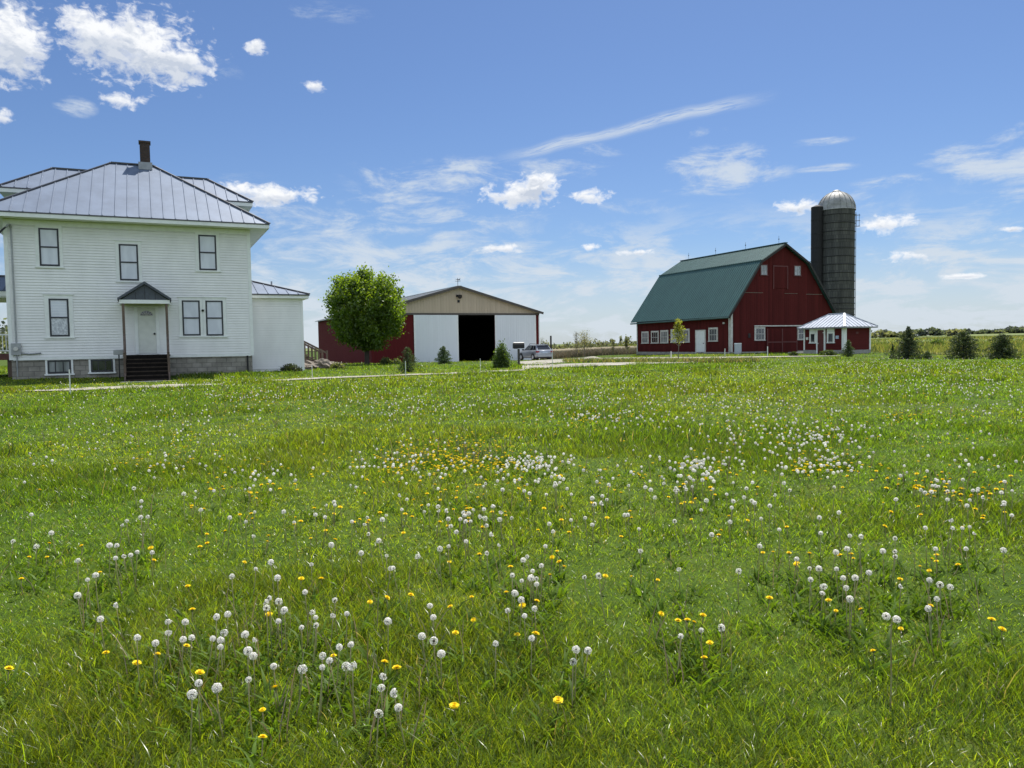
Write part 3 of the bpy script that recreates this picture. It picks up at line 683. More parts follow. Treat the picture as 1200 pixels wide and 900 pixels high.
    for x in (4.75, 5.1, 5.5):
        ln = MB(); ln.box(x - .012, x + .012, cy0 - .012, cy0 - .001, 3.75, 4.05 if x != 5.1 else 4.3); ln.build('pediment_batten', M['sash'], can)
    bm_ = MB(); bm_.box(4.12, 6.06, cy0 - .05, cy0 + .09, 3.585, 3.74); bm_.box(4.12, 4.26, cy0 + .091, -.03, 3.585, 3.74); bm_.box(5.92, 6.06, cy0 + .091, -.03, 3.585, 3.74); bm_.build('canopy_beam', M['white'], can)
    for x in (4.26, 5.92):
        p = MB(); p.box(x - .05, x + .05, cy0 - .02, cy0 + .08, 1.42, 3.583); p.build('porch_post', M['timber'], h)
    # landing and steps
    st = MB(); st.box(4.18, 6.0, cy0 - .05, -.045, 1.34, 1.42); st.box(4.22, 5.96, cy0, -.05, .45, 1.335)
    so_ = st.build('front_steps', M['darkwood'], h)
    n = 6
    for k in range(n):
        z = 1.42 - (k + 1) * .165; y = cy0 - .05 - k * .27
        s = MB(); s.box(4.3, 5.88, y - .29, y - .002, z - .04, z); so2_ = s.build('step', M['tread'], so_)
        s = MB(); s.box(4.32, 5.86, y - .02, y - .006, z + .002, z + .122); s.build('riser', M['riser'], so_)
    for x in (4.27, 5.91):
        s = MB(); s.bar((x, cy0 - .06, 1.22), (x, cy0 - 1.68, .26), .05, .24); s.build('stringer', M['timber'], so_)
        s = MB(); s.box(x - .045, x + .045, cy0 - 1.20, cy0 - 1.11, .3, 1.52); s.bar((x, cy0 - .05, 2.26), (x, cy0 - 1.22, 1.50), .07, .05)
        s.box(x - .04, x + .04, cy0 - .13, cy0 - .05, 1.0, 2.25); s.build('handrail', M['timber'], so_)
    sl = MB(); sl.box(4.15, 6.25, cy0 - 2.25, cy0 - 1.70, .1, .37); sl.build('doorstep_slab', M['concrete'], h)
    # side room
    ax0, ax1, ay0, ay1 = W + .03, 12.0, 1.0, 6.4
    aw = MB(); aw.box(ax0, ax1, ay0, ay1, .3, 4.0); clap(aw, ax0 + .02, ax1 - .09, .62, 3.84, ay0); clap(aw, ay0 + .09, ay1, .62, 3.84, ax1, axis='y', out=1)
    aw.box(ax1 - .09, ax1 + .035, ay0 - .035, ay0 + .09, .45, 4.0); aw.box(ax0, ax1 - .091, ay0 - .035, ay0 - .001, 3.84, 4.0)
    ao = aw.build('side_room', M['siding'], h)
    r, c, _ = hip(ax0 - 5.0 + .0, ax1 + .32, ay0 - .3, ay1 + .3, 4.2, .32, .47)
    # keep only what lies outside the main wall
    def clipx(mb, x):
        bm = bmesh.new(); me = bpy.data.meshes.new('t'); me.from_pydata(mb.v, [], mb.f); bm.from_mesh(me)
        bmesh.ops.bisect_plane(bm, geom=bm.verts[:] + bm.edges[:] + bm.faces[:], plane_co=(x, 0, 0), plane_no=(1, 0, 0), clear_inner=True)
        out = MB(); bm.verts.ensure_lookup_table(); bm.verts.index_update()
        out.add([v.co[:] for v in bm.verts], [tuple(v.index for v in f.verts) for f in bm.faces]); bm.free(); bpy.data.meshes.remove(me); return out
    rr = clipx(r, ax0 + .02).build('side_room_roof', M['roof'], ao); clipx(c, ax0 + .02).build('side_room_ridge_cap', M['roofcap'], ao)
    fa = MB(); fa.box(ax0, ax1 + .29, ay0 - .27, ay0 - .24, 4.0, 4.14); fa.box(ax1 + .26, ax1 + .29, ay0 - .239, ay1 + .27, 4.0, 4.14); fa.box(ax0, ax1 + .25, ay0 - .235, ay1 + .2, 4.005, 4.03); fa.build('side_room_fascia', M['white'], ao)
    da = MB(); da.box(ax0, ax1 + .33, ay0 - .31, ay0 - .271, 4.14, 4.2); da.box(ax1 + .291, ax1 + .33, ay0 - .27, ay1 + .3, 4.14, 4.2); da.build('side_room_drip_edge', M['roofcap'], ao)
    vp = MB(); vp.tube([(10.9, 3.2, 4.6), (10.9, 3.2, 5.0)], .04, 8); vp.build('vent_pipe', M['tin'], ao)
    # back stair with a railing
    bs = MB()
    for k in range(6):
        x = 12.06 + .02 + k * .27; z = 1.42 - k * .15
        bs.box(x, x + .28, 3.0, 4.2, z - .05, z)
    bs.bar((12.05, 3.0, 1.20), (13.75, 3.0, .30), .06, .22); bs.bar((12.05, 4.2, 1.20), (13.75, 4.2, .30), .06, .22)
    bso = bs.build('back_stair', M['timber'], h)
    for y in (2.98, 4.22):
        rl = MB()
        rl.bar((12.03, y, 2.12), (13.55, y, 1.32), .05, .09); rl.bar((12.03, y, 1.42), (13.55, y, .62), .05, .07)
        for k in range(9):
            x = 12.08 + k * .18; z = 2.12 - (x - 12.03) * .526
            rl.box(x - .02, x + .02, y - .02, y + .02, z - .72, z)
        rl.box(13.5, 13.59, y - .045, y + .045, .45, 1.45)
        rl.build('stair_railing', M['timber'], bso)
    # side porch on the far end
    po = MB(); po.box(-3.6, -.05, 2.4, 6.2, 1.28, 1.56); so2 = po.build('side_porch', M['deckred'], h)
    pr2, pc2, _ = hip(-3.95, 3.0, 2.1, 6.5, 4.28, .36, .47)
    bmf = lambda mb, x: mb
    def clipx2(mb, x):
        bm = bmesh.new(); me = bpy.data.meshes.new('t'); me.from_pydata(mb.v, [], mb.f); bm.from_mesh(me)
        bmesh.ops.bisect_plane(bm, geom=bm.verts[:] + bm.edges[:] + bm.faces[:], plane_co=(x, 0, 0), plane_no=(1, 0, 0), clear_outer=True)
        out = MB(); bm.verts.index_update(); out.add([v.co[:] for v in bm.verts], [tuple(v.index for v in f.verts) for f in bm.faces]); bm.free(); bpy.data.meshes.remove(me); return out
    clipx2(pr2, -.05).build('porch_roof', M['roof'], so2); clipx2(pc2, -.05).build('porch_ridge_cap', M['roofcap'], so2)
    pf = MB(); pf.box(-3.9, -.05, 2.15, 2.2, 4.06, 4.26); pf.box(-3.9, -.05, 2.201, 6.4, 4.0, 4.05); pf.build('porch_ceiling', M['soffit'], so2)
    for x in (-3.5, -1.8):
        p = MB(); p.box(x - .06, x + .06, 2.45, 2.57, 1.562, 4.0); p.build('porch_post', M['white'], so2)
    ra = MB(); ra.box(-3.44, -.06, 2.48, 2.54, 2.36, 2.42); ra.box(-3.44, -.06, 2.48, 2.54, 1.66, 1.71)
    x = -3.35
    while x < -.1: ra.box(x - .015, x + .015, 2.495, 2.525, 1.711, 2.359); x += .13
    ra.build('porch_railing', M['white'], so2)
    pp = MB()
    for x in (-3.4, -1.8, -.4): pp = MB(); pp.box(x - .08, x + .08, 2.5, 2.66, .3, 1.279); pp.build('porch_pier', M['timber'], so2)
    # electric service
    mt = MB(); mt.tube([(.24, -.07, 1.35), (.24, -.07, 6.7)], .03, 8); mt.tube([(.24, -.07, 6.7), (.22, -.11, 6.82), (.15, -.2, 6.78), (.1, -.22, 6.68)], .045, 8); mo = mt.build('service_mast', M['meter'], h)
    ms = MB(); ms.box(.06, .40, -.16, -.04, 1.50, 1.98); mso = ms.build('meter_box', M['meter'], h)
    mg = MB(); mg.tube([(.23, -.162, 1.75), (.23, -.24, 1.75)], .085, 14); mg.build('meter_dial', M['cream'], mso)
    mc = MB(); mc.tube([(.40, -.07, 1.56), (.7, -.07, 1.53), (1.1, -.07, 1.56)], .035, 6); mc.tube([(.23, -.07, 1.5), (.23, -.06, .6)], .025, 6); mc.build('conduit', M['meter'], mso)
    wr = MB()
    for k in range(3):
        wr.tube([(.1 - k * .02, -.22, 6.7), (-.1 - .08 * k, -.3, 6.45 - .05 * k), (-.35, -.36, 6.55 + .08 * k), (-.62, -.3, 6.9)], .022, 5)
    wr.build('service_wires', M['knob'], h)
    dn = MB(); dn.tube([(W - .25, -.05, .5), (W - .25, -.05, Z0)], .04, 8); dn.build('vent_stack', M['knob'], h)
build_house()

# ------------------------------------------------------------------ machine shed
def build_shed():
    s = thing('machine_shed', 'long red steel machine shed with tan gable and open white sliding doors', 'shed', (*SHED_XY, 0), R(25))
    W, L_, ZE, ZP = 18.2, 26.0, 4.86, 7.5
    x0, x1 = -W, 0
    dl, dr_ = -9.24, -5.13
    w = MB()
    w.box(x0, -13.9, -.0, .12, -.8, ZE); w.box(-.42, x1, 0, .12, -.8, ZE)
    w.box(x0, x0 + .12, .121, L_, -1.4, ZE); w.box(x1 - .12, x1, .121, L_, -1.2, ZE); w.box(x0 + .121, x1 - .121, L_ - .12, L_, -1.2, ZE)
    w.box(-13.899, dl, .0, .12, -.8, ZE - .1); w.box(dr_, -.421, .0, .12, -.8, ZE - .1)
    w.build('wall', M['redmetal'], s)
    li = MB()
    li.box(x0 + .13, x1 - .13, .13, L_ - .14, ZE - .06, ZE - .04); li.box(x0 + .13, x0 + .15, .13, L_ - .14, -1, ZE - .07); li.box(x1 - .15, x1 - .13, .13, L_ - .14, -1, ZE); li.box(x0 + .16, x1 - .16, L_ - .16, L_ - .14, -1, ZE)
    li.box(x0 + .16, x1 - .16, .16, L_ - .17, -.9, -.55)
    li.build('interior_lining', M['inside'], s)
    bg = MB(); bg.prism([(x0 - .02, ZE + .01), (x1 + .02, ZE + .01), (x1 + .02, ZE + .12), ((x0 + x1) / 2, ZP - .05), (x0 - .02, ZE + .12)], 'y', L_ - .1, L_ + .05); bg.build('gable', M['tanmetal'], s)
    g = MB(); g.prism([(x0 - .02, ZE + .02), (x1 + .02, ZE + .02), (x1 + .02, ZE + .12), ((x0 + x1) / 2, ZP - .05), (x0 - .02, ZE + .12)], 'y', -.05, .1); g.build('gable', M['tanmetal'], s)
    xx = x0 + .3
    while xx < x1 - .2:
        gr = MB(); gr.box(xx - .025, xx + .025, -.072, -.0505, ZE + .03, ZP - .1 - abs(xx - (x0 + x1) / 2) * (ZP - ZE - .17) / (W / 2)); xx += .3; gr.build('gable_rib', M['tanmetal'], s)
    hb = MB(); hb.box(x0, x1, -.13, -.052, ZE - .16, ZE + .02); hb.build('door_track', M['brown'], s)
    for a, b in ((-13.88, dl), (dr_, -.43)):
        d = MB(); d.box(a, b, -.12, -.02, -.45, ZE - .17); do = d.build('sliding_door', M['whitemetal'], s)
        for ea, eb in ((a - .02, a + .12), (b - .12, b + .02)):
            e = MB(); e.box(ea, eb, -.135, -.121, -.45, ZE - .17); e.build('door_edge', M['white'], do)
        rb = MB(); xx = a + .3
        while xx < b - .2: rb.box(xx - .02, xx + .02, -.138, -.1205, -.44, ZE - .18); xx += .3
        rb.build('door_rib', M['whitemetal'], do)
    cn = MB(); cn.box(x1 - .03, x1 + .05, -.04, .14, -.8, ZE); cn.build('corner_trim', M['white'], s)
    r = MB(); xm = (x0 + x1) / 2; ov = .35; sl = (ZP - ZE) / (W / 2)
    for sg, xe in ((-1, x0 - ov), (1, x1 + ov)):
        ze = ZE - sl * ov + .12
        r.prism([(xe, ze), (xm, ZP + .02), (xm, ZP + .09), (xe, ze + .07)], 'y', -.4, L_ + .3)
        y = -.2
        while y < L_ + .2: r.bar((xe, y, ze + .085), (xm, y, ZP + .105), .05, .03); y += .6
    ro = r.build('roof', M['shedroof'], s)
    rk = MB()
    for xe in (x0 - ov, x1 + ov):
        ze = ZE - sl * ov + .12
        rk.bar((xe, -.43, ze + .0), (xm, -.43, ZP + .02), .05, .24, (0, 0, 1))
    rk.build('rake_trim', M['brown'], ro)
    cap = MB(); cap.bar((xm, -.46, ZP + .11), (xm, L_ + .3, ZP + .11), .4, .05); cap.build('ridge_cap', M['shedroof'], ro)
    lm = MB(); lm.box(xm - .28, xm + .28, -.30, -.06, 6.52, 6.72); lm.tube([(xm, -.3, 6.6), (xm, -.46, 6.5)], [.16, .22], 12); lm.box(xm - .14, xm + .1, -.1, -.055, 5.95, 6.2); lm.build('gable_lamp', M['knob'], s)
    wv = MB(); wv.tube([(xm, .1, ZP + .1), (xm, .1, ZP + .95)], .025, 6); wv.bar((xm - .3, .1, ZP + .62), (xm + .3, .1, ZP + .62), .03, .03); wv.bar((xm, -.2, ZP + .62), (xm, .4, ZP + .62), .03, .03)
    wv.prism([(xm - .32, ZP + .82), (xm + .1, ZP + .8), (xm + .34, ZP + .98), (xm + .2, ZP + .82), (xm + .3, ZP + .7), (xm - .1, ZP + .76)], 'y', .09, .11); wv.build('weathervane', M['knob'], s)
build_shed()

# ------------------------------------------------------------------ barn
def build_barn():
    b = thing('red_barn', 'big red gambrel barn with green metal roof and white trimmed windows', 'barn', (*BARN_XY, 0), R(24))
    W, L_ = 12.35, 15.4
    xm = W / 2
    prof = [(-.52, 3.80), (3.28, 8.93), (xm, 10.62), (W - 3.28, 8.93), (W + .52, 3.80)]
    wall = [(0, 0), (W, 0), (W, 4.35), (W - 3.32, 8.80), (xm, 10.48), (3.32, 8.80), (0, 4.35)]
    w = MB(); w.prism(wall, 'y', 0, L_); w.build('wall', M['redboard'], b)
    base = MB(); base.box(-.06, W + .06, -.06, L_ + .06, -.2, .62); base.build('foundation', M['concrete'], b)
    r = MB(); cp = MB()
    y0, y1 = -.35, L_ + .35
    for i in range(4):
        p, q = prof[i], prof[i + 1]
        d = Vector((q[0] - p[0], q[1] - p[1])).normalized(); n = Vector((-d.y, d.x)); th = .07
        r.prism([p, q, (q[0] + n.x * th, q[1] + n.y * th), (p[0] + n.x * th, p[1] + n.y * th)], 'y', y0, y1)
        y = y0 + .1
        nn = (n.x, 0, n.y)
        while y < y1 - .05:
            r.bar((p[0] + n.x * (th + .012), y, p[1] + n.y * (th + .012)), (q[0] + n.x * (th + .012), y, q[1] + n.y * (th + .012)), .055, .04, nn); y += .305
    ro = r.build('roof', M['greenroof'], b)
    for x, z in (prof[1], prof[3]): cp.box(x - .12, x + .12, y0 - .02, y1 + .02, z + .04, z + .12)
    cp.bar((xm, y0 - .02, 10.72), (xm, y1 + .02, 10.72), .36, .06); cp.build('ridge_cap', M['greenroof'], ro)
    rk = MB()
    for i in range(4):
        p, q = prof[i], prof[i + 1]; rk.bar((p[0], y0 - .02, p[1] - .06), (q[0], y0 - .02, q[1] - .06), .04, .20)
    rk.build('rake_trim', M['rust'], ro)
    for k in range(4):
        y = .6 + k * 4.6
        lr = MB(); lr.tube([(xm, y, 10.7), (xm, y, 11.45)], .014, 5); lr.tube([(xm, y, 11.1), (xm, y, 11.2)], .045, 8); lr.build('lightning_rod', M['knob'], ro)
    ct = MB(); ct.box(-.05, .16, -.05, .0, .55, 4.25); ct.box(-.05, -.001, .001, .16, .55, 3.95); ct.box(-.045, -.001, L_ - .14, L_, .5, 3.9); ct.build('corner_trim', M['cream'], b)
    dsp = MB(); dsp.tube([(-.13, .12, 3.7), (-.12, .12, .5)], .05, 8); dsp.build('downspout', M['cream'], b)
    gut = MB(); gut.tube([(-.58, y0, 3.74), (-.58, y1, 3.66)], .07, 8); gut.build('gutter', M['greenroof'], ro)
    # long side: six windows and a door (x = 0 wall, facing -x)
    for v0, v1, z0, z1, gl in ((13.25, 14.35, 1.58, 2.68, 'greyglass'), (11.40, 12.55, 1.58, 2.70, 'darkglass'), (9.72, 10.86, 1.58, 2.74, 'greyglass'), (7.85, 9.05, 1.62, 2.80, 'curtain'), (6.2, 7.45, 1.62, 2.78, 'greyglass'), (1.95, 3.05, 1.68, 2.80, 'darkglass')):
        sash_window(b, v0, v1, z0, z1, 0, axis='y', case=.12, frame='cream', casing='cream', mullions=2, pane=gl, head=False, fw=.045)
    d = MB(); d.box(-.06, -.005, 3.72, 4.98, .42, 2.62); do = d.build('side_door', M['white'], b)
    f = MB(); f.box(-.08, -.002, 3.58, 3.718, .42, 2.74); f.box(-.08, -.002, 4.982, 5.12, .42, 2.74); f.box(-.08, -.002, 3.719, 4.981, 2.622, 2.74); f.build('door_frame', M['cream'], do)
    k = MB(); k.tube([(-.06, 3.86, 1.45), (-.13, 3.86, 1.45)], .04, 8); k.build('door_handle', M['knob'], do)
    # gable end
    for x0, x1, z0, z1 in ((3.47, 4.15, 7.70, 8.56), (8.17 - .65, 8.17 + .05, 7.74, 8.60)):
        sash_window(b, x0, x1, z0, z1, 0, case=.10, frame='meter', casing='reddoor', mullions=1, pane='greyglass', head=False, fw=.045)
    for x0, x1 in ((2.82, 3.84), (8.0, 8.98)):
        sash_window(b, x0, x1, 1.70, 2.78, 0, case=.12, frame='cream', casing='cream', mullions=2, pane='darkglass', head=False, fw=.045)
    sd_ = MB(); sd_.box(4.1, 7.82, -.10, -.02, .35, 2.72); so_ = sd_.build('sliding_door', M['redboard'], b)
    br = MB()
    for x in (4.1, 5.9, 7.7): br.box(x, x + .12, -.125, -.101, .38, 2.7)
    br.box(4.221, 5.899, -.125, -.101, 1.4, 1.52); br.box(6.021, 7.699, -.125, -.101, 1.4, 1.52); br.build('door_batten', M['reddoor'], so_)
    tk = MB(); tk.box(2.62, 9.1, -.15, -.05, 2.93, 3.03); tk.build('door_track', M['cream'], b)
    hd = MB(); hd.box(5.0, 6.6, -.045, -.002, 6.5, 8.5); ho = hd.build('hay_door', M['redboard'], b)
    hf = MB(); hf.box(4.9, 4.998, -.06, -.002, 6.42, 8.6); hf.box(6.602, 6.7, -.06, -.002, 6.42, 8.6); hf.box(4.999, 6.601, -.06, -.002, 8.502, 8.6); hf.build('hay_door_frame', M['reddoor'], ho)
    bl = MB(); bl.box(1.15, 3.7, -.03, -.002, 6.02, 6.06); bl.box(6.3, 7.9, -.03, -.002, 6.0, 6.03); bl.box(9.0, 11.0, -.03, -.002, 5.96, 6.0); bl.build('drip_board', M['palebark'], b)
    sm = MB(); sm.box(1.95, 2.2, -.06, -.002, 1.9, 2.3); sm.build('notice_board', M['rust'], b)
    lt = MB(); lt.box(-.16, -.02, .8, .98, 3.2, 3.36); lt.build('wall_lamp', M['cream'], b)
build_barn()

# ------------------------------------------------------------------ silo
def build_silo():
    cx, cy = 36.05, 85.5
    s = thing('silo', 'tall grey stave silo with a silver ribbed dome and dark chute', 'silo', (cx, cy, 0))
    Rr = 1.90
    b = MB(); b.lathe([(Rr, -.2), (Rr, 15.8)], 48); b.build('staves', M['stave'], s, smooth=True)
    hp = MB(); z = .6
    while z < 15.8:
        pts = [(Rr + .012) * np.array([math.cos(a), math.sin(a)]) for a in np.linspace(0, 2 * math.pi, 49)]
        hp.tube([(p[0], p[1], z) for p in pts], .045, 5, cap=False); z += .90 if z > 6 else .62
    hp.build('hoops', M['rust'], s)
    prof = [(Rr + .10, 15.72), (Rr + .10, 15.85)] + [((Rr + .06) * math.cos(t), 15.87 + 1.98 * math.sin(t)) for t in np.linspace(0, R(84), 12)]
    d = MB(); d.lathe(prof, 32); do = d.build('dome', M['dome'], s, smooth=True)
    rb = MB()
    for k in range(18):
        a = 2 * math.pi * k / 18
        rb.tube([((Rr + .08) * math.cos(t) * math.cos(a), (Rr + .08) * math.cos(t) * math.sin(a), 15.87 + 2.0 * math.sin(t)) for t in np.linspace(0, R(80), 8)], .028, 4, cap=False)
    rb.build('dome_rib', M['dome'], do)
    vc = MB(); vc.lathe([(.42, 17.80), (.42, 17.92), (.25, 18.02), (0.02, 18.06)], 16); vc.build('dome_cap', M['dome'], do)
    # chute: a half tube on the side towards the barn
    va = math.atan2(-cx, -cy)
    dirx = np.array([-.985, -.17])
    px, py = dirx * (Rr + .42)
    c = MB(); c.lathe([(.62, 3.6), (.62, 16.15)], 16, px, py); c.lathe([(.62, 16.15), (.02, 16.4)], 16, px, py); c.build('chute', M['chute'], s, smooth=False)
    ch = MB()
    for z in np.arange(4.2, 16, 1.5):
        ch.tube([(px + .635 * math.cos(a), py + .635 * math.sin(a), z) for a in np.linspace(0, 2 * math.pi, 17)], .022, 4, cap=False)
    ch.build('chute_band', M['rust'], s)
    # small platform and ladder at the outer side
    lx, ly = Rr * .96, -Rr * .3
    p = MB(); ux, uy = .955, -.3
    for rr_ in (.12, .42): p.tube([(lx + ux * rr_ - uy * t * .0, ly + uy * rr_, z) for z, t in ((14.0, 0), (15.3, 0))], .02, 5)
    for z in (14.0, 14.6, 15.2): p.tube([(lx, ly, z), (lx + ux * .45, ly + uy * .45, z), (lx + ux * .45 + .2, ly + uy * .45 + .3, z), (lx + .2, ly + .5, z)], .018, 5)
    p.build('ladder_cage', M['knob'], s)
    ld = MB(); ld.tube([(lx * 1.02 + .05, ly * 1.02, .4), (lx * 1.02 + .05, ly * 1.02, 15.5)], .035, 6); ld.build('fill_pipe', M['tin'], s)
build_silo()

# ------------------------------------------------------------------ small red cabin
def build_cabin():
    near = np.array([26.85, 62.0]); th = R(68)                       # bearing of the short side
    e1 = np.array([-math.cos(th), math.sin(th)])                      # along the front, away from the near corner
    Lf, Ws = 4.45, 2.76
    far = near + e1 * Lf
    rz = math.atan2(-e1[1], -e1[0])                                   # local +x runs from far corner to near corner
    c = thing('small_cabin', 'small red cabin with white metal hip roof beside the barn and silo', 'cabin', (far[0], far[1], .42), rz)
    w = MB(); w.box(0, Lf, 0, Ws, .34, 2.2); w.build('wall', M['redlap'], c)
    f = MB(); f.box(-.05, Lf + .05, -.05, Ws + .05, -.4, .33); f.build('foundation', M['concrete'], c)
    r, cp, _ = hip(-.42, Lf + .42, -.42, Ws + .42, 2.22, .62, .40, .05, .045)
    ro = r.build('roof', M['whiteroof'], c); cp.build('ridge_cap', M['whiteroof'], ro)
    fa, dr, sf = eave_box(-.42, Lf + .42, -.42, Ws + .42, 2.2, .1); fa.build('fascia', M['tin'], ro); dr.build('drip_edge', M['tin'], ro); sf.build('soffit', M['soffit'], ro)
    for x0, x1, y0, y1 in ((-.04, .10, -.04, .08), (Lf - .24, Lf + .04, -.05, .06), (Lf - .06, Lf + .04, Ws - .1, Ws + .04), (Lf - .02, Lf + .05, .061, .2)):
        t = MB(); t.box(x0, x1, y0, y1, .3, 2.11); t.build('corner_board', M['white'], c)
    for x0, x1 in ((.78, 1.28), (2.75, 3.30)):
        sash_window(c, x0, x1, .98, 1.72, 0, case=.13, frame='cream', casing='white', mid=False, pane='darkglass', head=False, fw=.045)
        b = MB(); b.box(x0 - .12, x1 + .12, -.055, -.002, 1.86, 2.1); b.build('window_header', M['white'], c)
    d = MB(); d.box(1.62, 2.32, -.06, -.005, -.05, 2.0); do = d.build('door', M['reddoor'], c)
    f = MB(); f.box(1.48, 1.617, -.09, -.002, -.05, 2.1); f.box(2.323, 2.46, -.09, -.002, -.05, 2.1); f.box(1.618, 2.322, -.09, -.002, 2.003, 2.1); f.build('door_frame', M['white'], do)
    h = MB(); h.box(1.66, 1.74, -.11, -.06, .82, .94); h.build('door_handle', M['alloy'], do)
    h = MB(); h.box(2.18, 2.3, -.075, -.061, 1.75, 1.8); h.build('door_closer', M['white'], do)
    s = MB(); s.box(3.55, 3.88, -.04, -.002, 1.25, 1.5); s.build('notice_board', M['plate'], c)
    s = MB(); s.box(.22, .5, -.04, -.002, 1.2, 1.42); s.build('notice_board', M['cream'], c)
    v = MB(); v.box(Lf + .001, Lf + .04, 1.2, 1.45, 1.62, 1.8); v.build('wall_vent', M['reddoor'], c)
    sl = MB(); sl.box(-2.2, -.06, .2, 1.9, -.3, .14); o = sl.build('doorstep_slab', M['concrete'], c)
    return far
build_cabin()

# ------------------------------------------------------------------ parked car (seen from behind, nose away)
def build_car():
    x, y = 3.25, 74.6
    c = thing('parked_car', 'silver estate car with roof rails parked on gravel near the shed', 'car', (x, y, float(tz(x, y)) + .05), R(23))
    # local: rear at y=0, nose at y=4.75
    def loft(st, name, m, parent, bevel=0):
        mb = MB(); n = len(st[0]); vs = [p for s in st for p in s]; fs = []
        for i in range(len(st) - 1):
            for k in range(n): fs.append((i * n + k, i * n + (k + 1) % n, (i + 1) * n + (k + 1) % n, (i + 1) * n + k))
        fs += [tuple(range(n)), tuple((len(st) - 1) * n + k for k in range(n))[::-1]]
        mb.add(vs, fs); return mb.build(name, m, parent, smooth=True, bevel=bevel)
    def sec(yy, w, zb, zt, tuck=.06):
        return [(-w + tuck, yy, zb), (-w, yy, zb + .16), (-w - .01, yy, (zb + zt) / 2 + .05), (-w + .05, yy, zt), (w - .05, yy, zt), (w + .01, yy, (zb + zt) / 2 + .05), (w, yy, zb + .16), (w - .06, yy, zb)]
    st = [sec(.0, .74, .42, .86), sec(.06, .86, .32, .98), sec(.25, .90, .27, 1.04), sec(1.2, .91, .24, 1.02), (sec(2.4, .91, .24, 1.0)), sec(3.35, .90, .25, .98), sec(4.2, .87, .28, .88), sec(4.6, .78, .32, .76), sec(4.75, .62, .38, .66)]
    body = loft(st, 'body', M['carpaint'], c)
    def gh(yy, w, z): return [(-w, yy, z), (w, yy, z)]
    g = MB()
    B = [(-.84, .12, 1.0), (.84, .12, 1.0), (.83, 3.42, .97), (-.83, 3.42, .97)]
    T = [(-.64, .62, 1.52), (.64, .62, 1.52), (.64, 2.45, 1.55), (-.64, 2.45, 1.55)]
    g.add(B + T, [(0, 1, 5, 4), (1, 2, 6, 5), (2, 3, 7, 6), (3, 0, 4, 7), (4, 5, 6, 7)])
    cab = g.build('roof', M['carpaint'], c, bevel=.07)
    def pane(pts, name='window'):
        # thin glass plate just proud of the cabin
        p = [Vector(q) for q in pts]; n = (p[1] - p[0]).cross(p[2] - p[0]).normalized()
        cen = sum(p, Vector()) / len(p)
        if n.dot(cen - Vector((0, 1.8, 1.1))) < 0: n = -n
        a = [q + n * .012 for q in p]; b = [q - n * .05 for q in p]; m = len(p)
        mb = MB(); mb.add(a + b, [tuple(range(m)), tuple(range(2 * m - 1, m - 1, -1))] + [(i, i + m, (i + 1) % m + m, (i + 1) % m) for i in range(m)])
        return mb.build(name, M['carglass'], c)
    def onside(s, u, v):   # u along the length 0..1, v height 0..1
        b0, b1, t0, t1 = Vector((s * .84, .12, 1.0)), Vector((s * .83, 3.42, .97)), Vector((s * .64, .62, 1.52)), Vector((s * .64, 2.45, 1.55))
        return (b0.lerp(b1, u)).lerp(t0.lerp(t1, u), v)
    for s in (-1, 1):
        for u0, u1 in ((.07, .26), (.29, .57), (.60, .93)): pane([onside(s, u0, .1), onside(s, u1, .1), onside(s, u1 - .02, .86), onside(s, u0 + .02, .86)], 'side_window')
    def onrear(u, v): return (Vector((-.84, .12, 1.0)).lerp(Vector((.84, .12, 1.0)), u)).lerp(Vector((-.64, .62, 1.52)).lerp(Vector((.64, .62, 1.52)), u), v)
    pane([onrear(.07, .14), onrear(.93, .14), onrear(.93, .86), onrear(.07, .86)], 'rear_window')
    def onfront(u, v): return (Vector((-.83, 3.42, .97)).lerp(Vector((.83, 3.42, .97)), u)).lerp(Vector((-.64, 2.45, 1.55)).lerp(Vector((.64, 2.45, 1.55)), u), v)
    pane([onfront(.06, .08), onfront(.94, .08), onfront(.93, .9), onfront(.07, .9)], 'windscreen')
    sp = MB(); sp.box(-.62, .62, .48, .66, 1.535, 1.58); sp.build('spoiler', M['carpaint'], c)
    for s in (-1, 1):
        r = MB(); r.tube([(s * .60, .75, 1.56), (s * .60, .85, 1.63), (s * .60, 2.2, 1.65), (s * .60, 2.32, 1.58)], .025, 6); r.build('roof_rail', M['blackpaint'], c)
        l = MB(); l.box(min(s * .62, s * .90), max(s * .62, s * .90), -.015, .16, .80, .94); l.build('tail_light', M['redlight'], c)
        l = MB(); l.box(min(s * .60, s * .82), max(s * .60, s * .82), 4.52, 4.70, .62, .74); l.build('headlight', M['alloy'], c)
        m = MB(); m.box(min(s * .90, s * 1.06), max(s * .90, s * 1.06), 2.98, 3.12, 1.0, 1.13); m.build('wing_mirror', M['blackpaint'], c)
        for yy in (.88, 3.72):
            w = MB(); xc = s * .84
            w.lathe([(.12, -.10), (.30, -.11), (.335, -.07), (.335, .07), (.30, .11), (.12, .10)], 20)
            w.v = [(xc + z, yy + px, .335 + py) for px, py, z in w.v]
            wo = w.build('wheel', M['rubber'], c, smooth=True)
            ri = MB(); ri.lathe([(.0, .0), (.05, .02), (.21, .0), (.225, -.03)], 16); ri.v = [(xc + s * (.105 + z), yy + px, .335 + py) for px, py, z in ri.v]
            ri.build('rim', M['alloy'], wo, smooth=True)
            ar = MB(); ar.tube([(s * .905, yy + .40 * math.cos(a), .335 + .40 * math.sin(a)) for a in np.linspace(R(-5), R(185), 14)], .035, 6); ar.build('wheel_arch', M['blackpaint'], c)
    bp = MB(); bp.box(-.80, .80, -.05, .10, .36, .60); bp.build('rear_bumper', M['carpaint'], c, bevel=.03)
    bl = MB(); bl.box(-.72, .72, -.03, .2, .25, .36); bl.build('bumper_valance', M['blackpaint'], c)
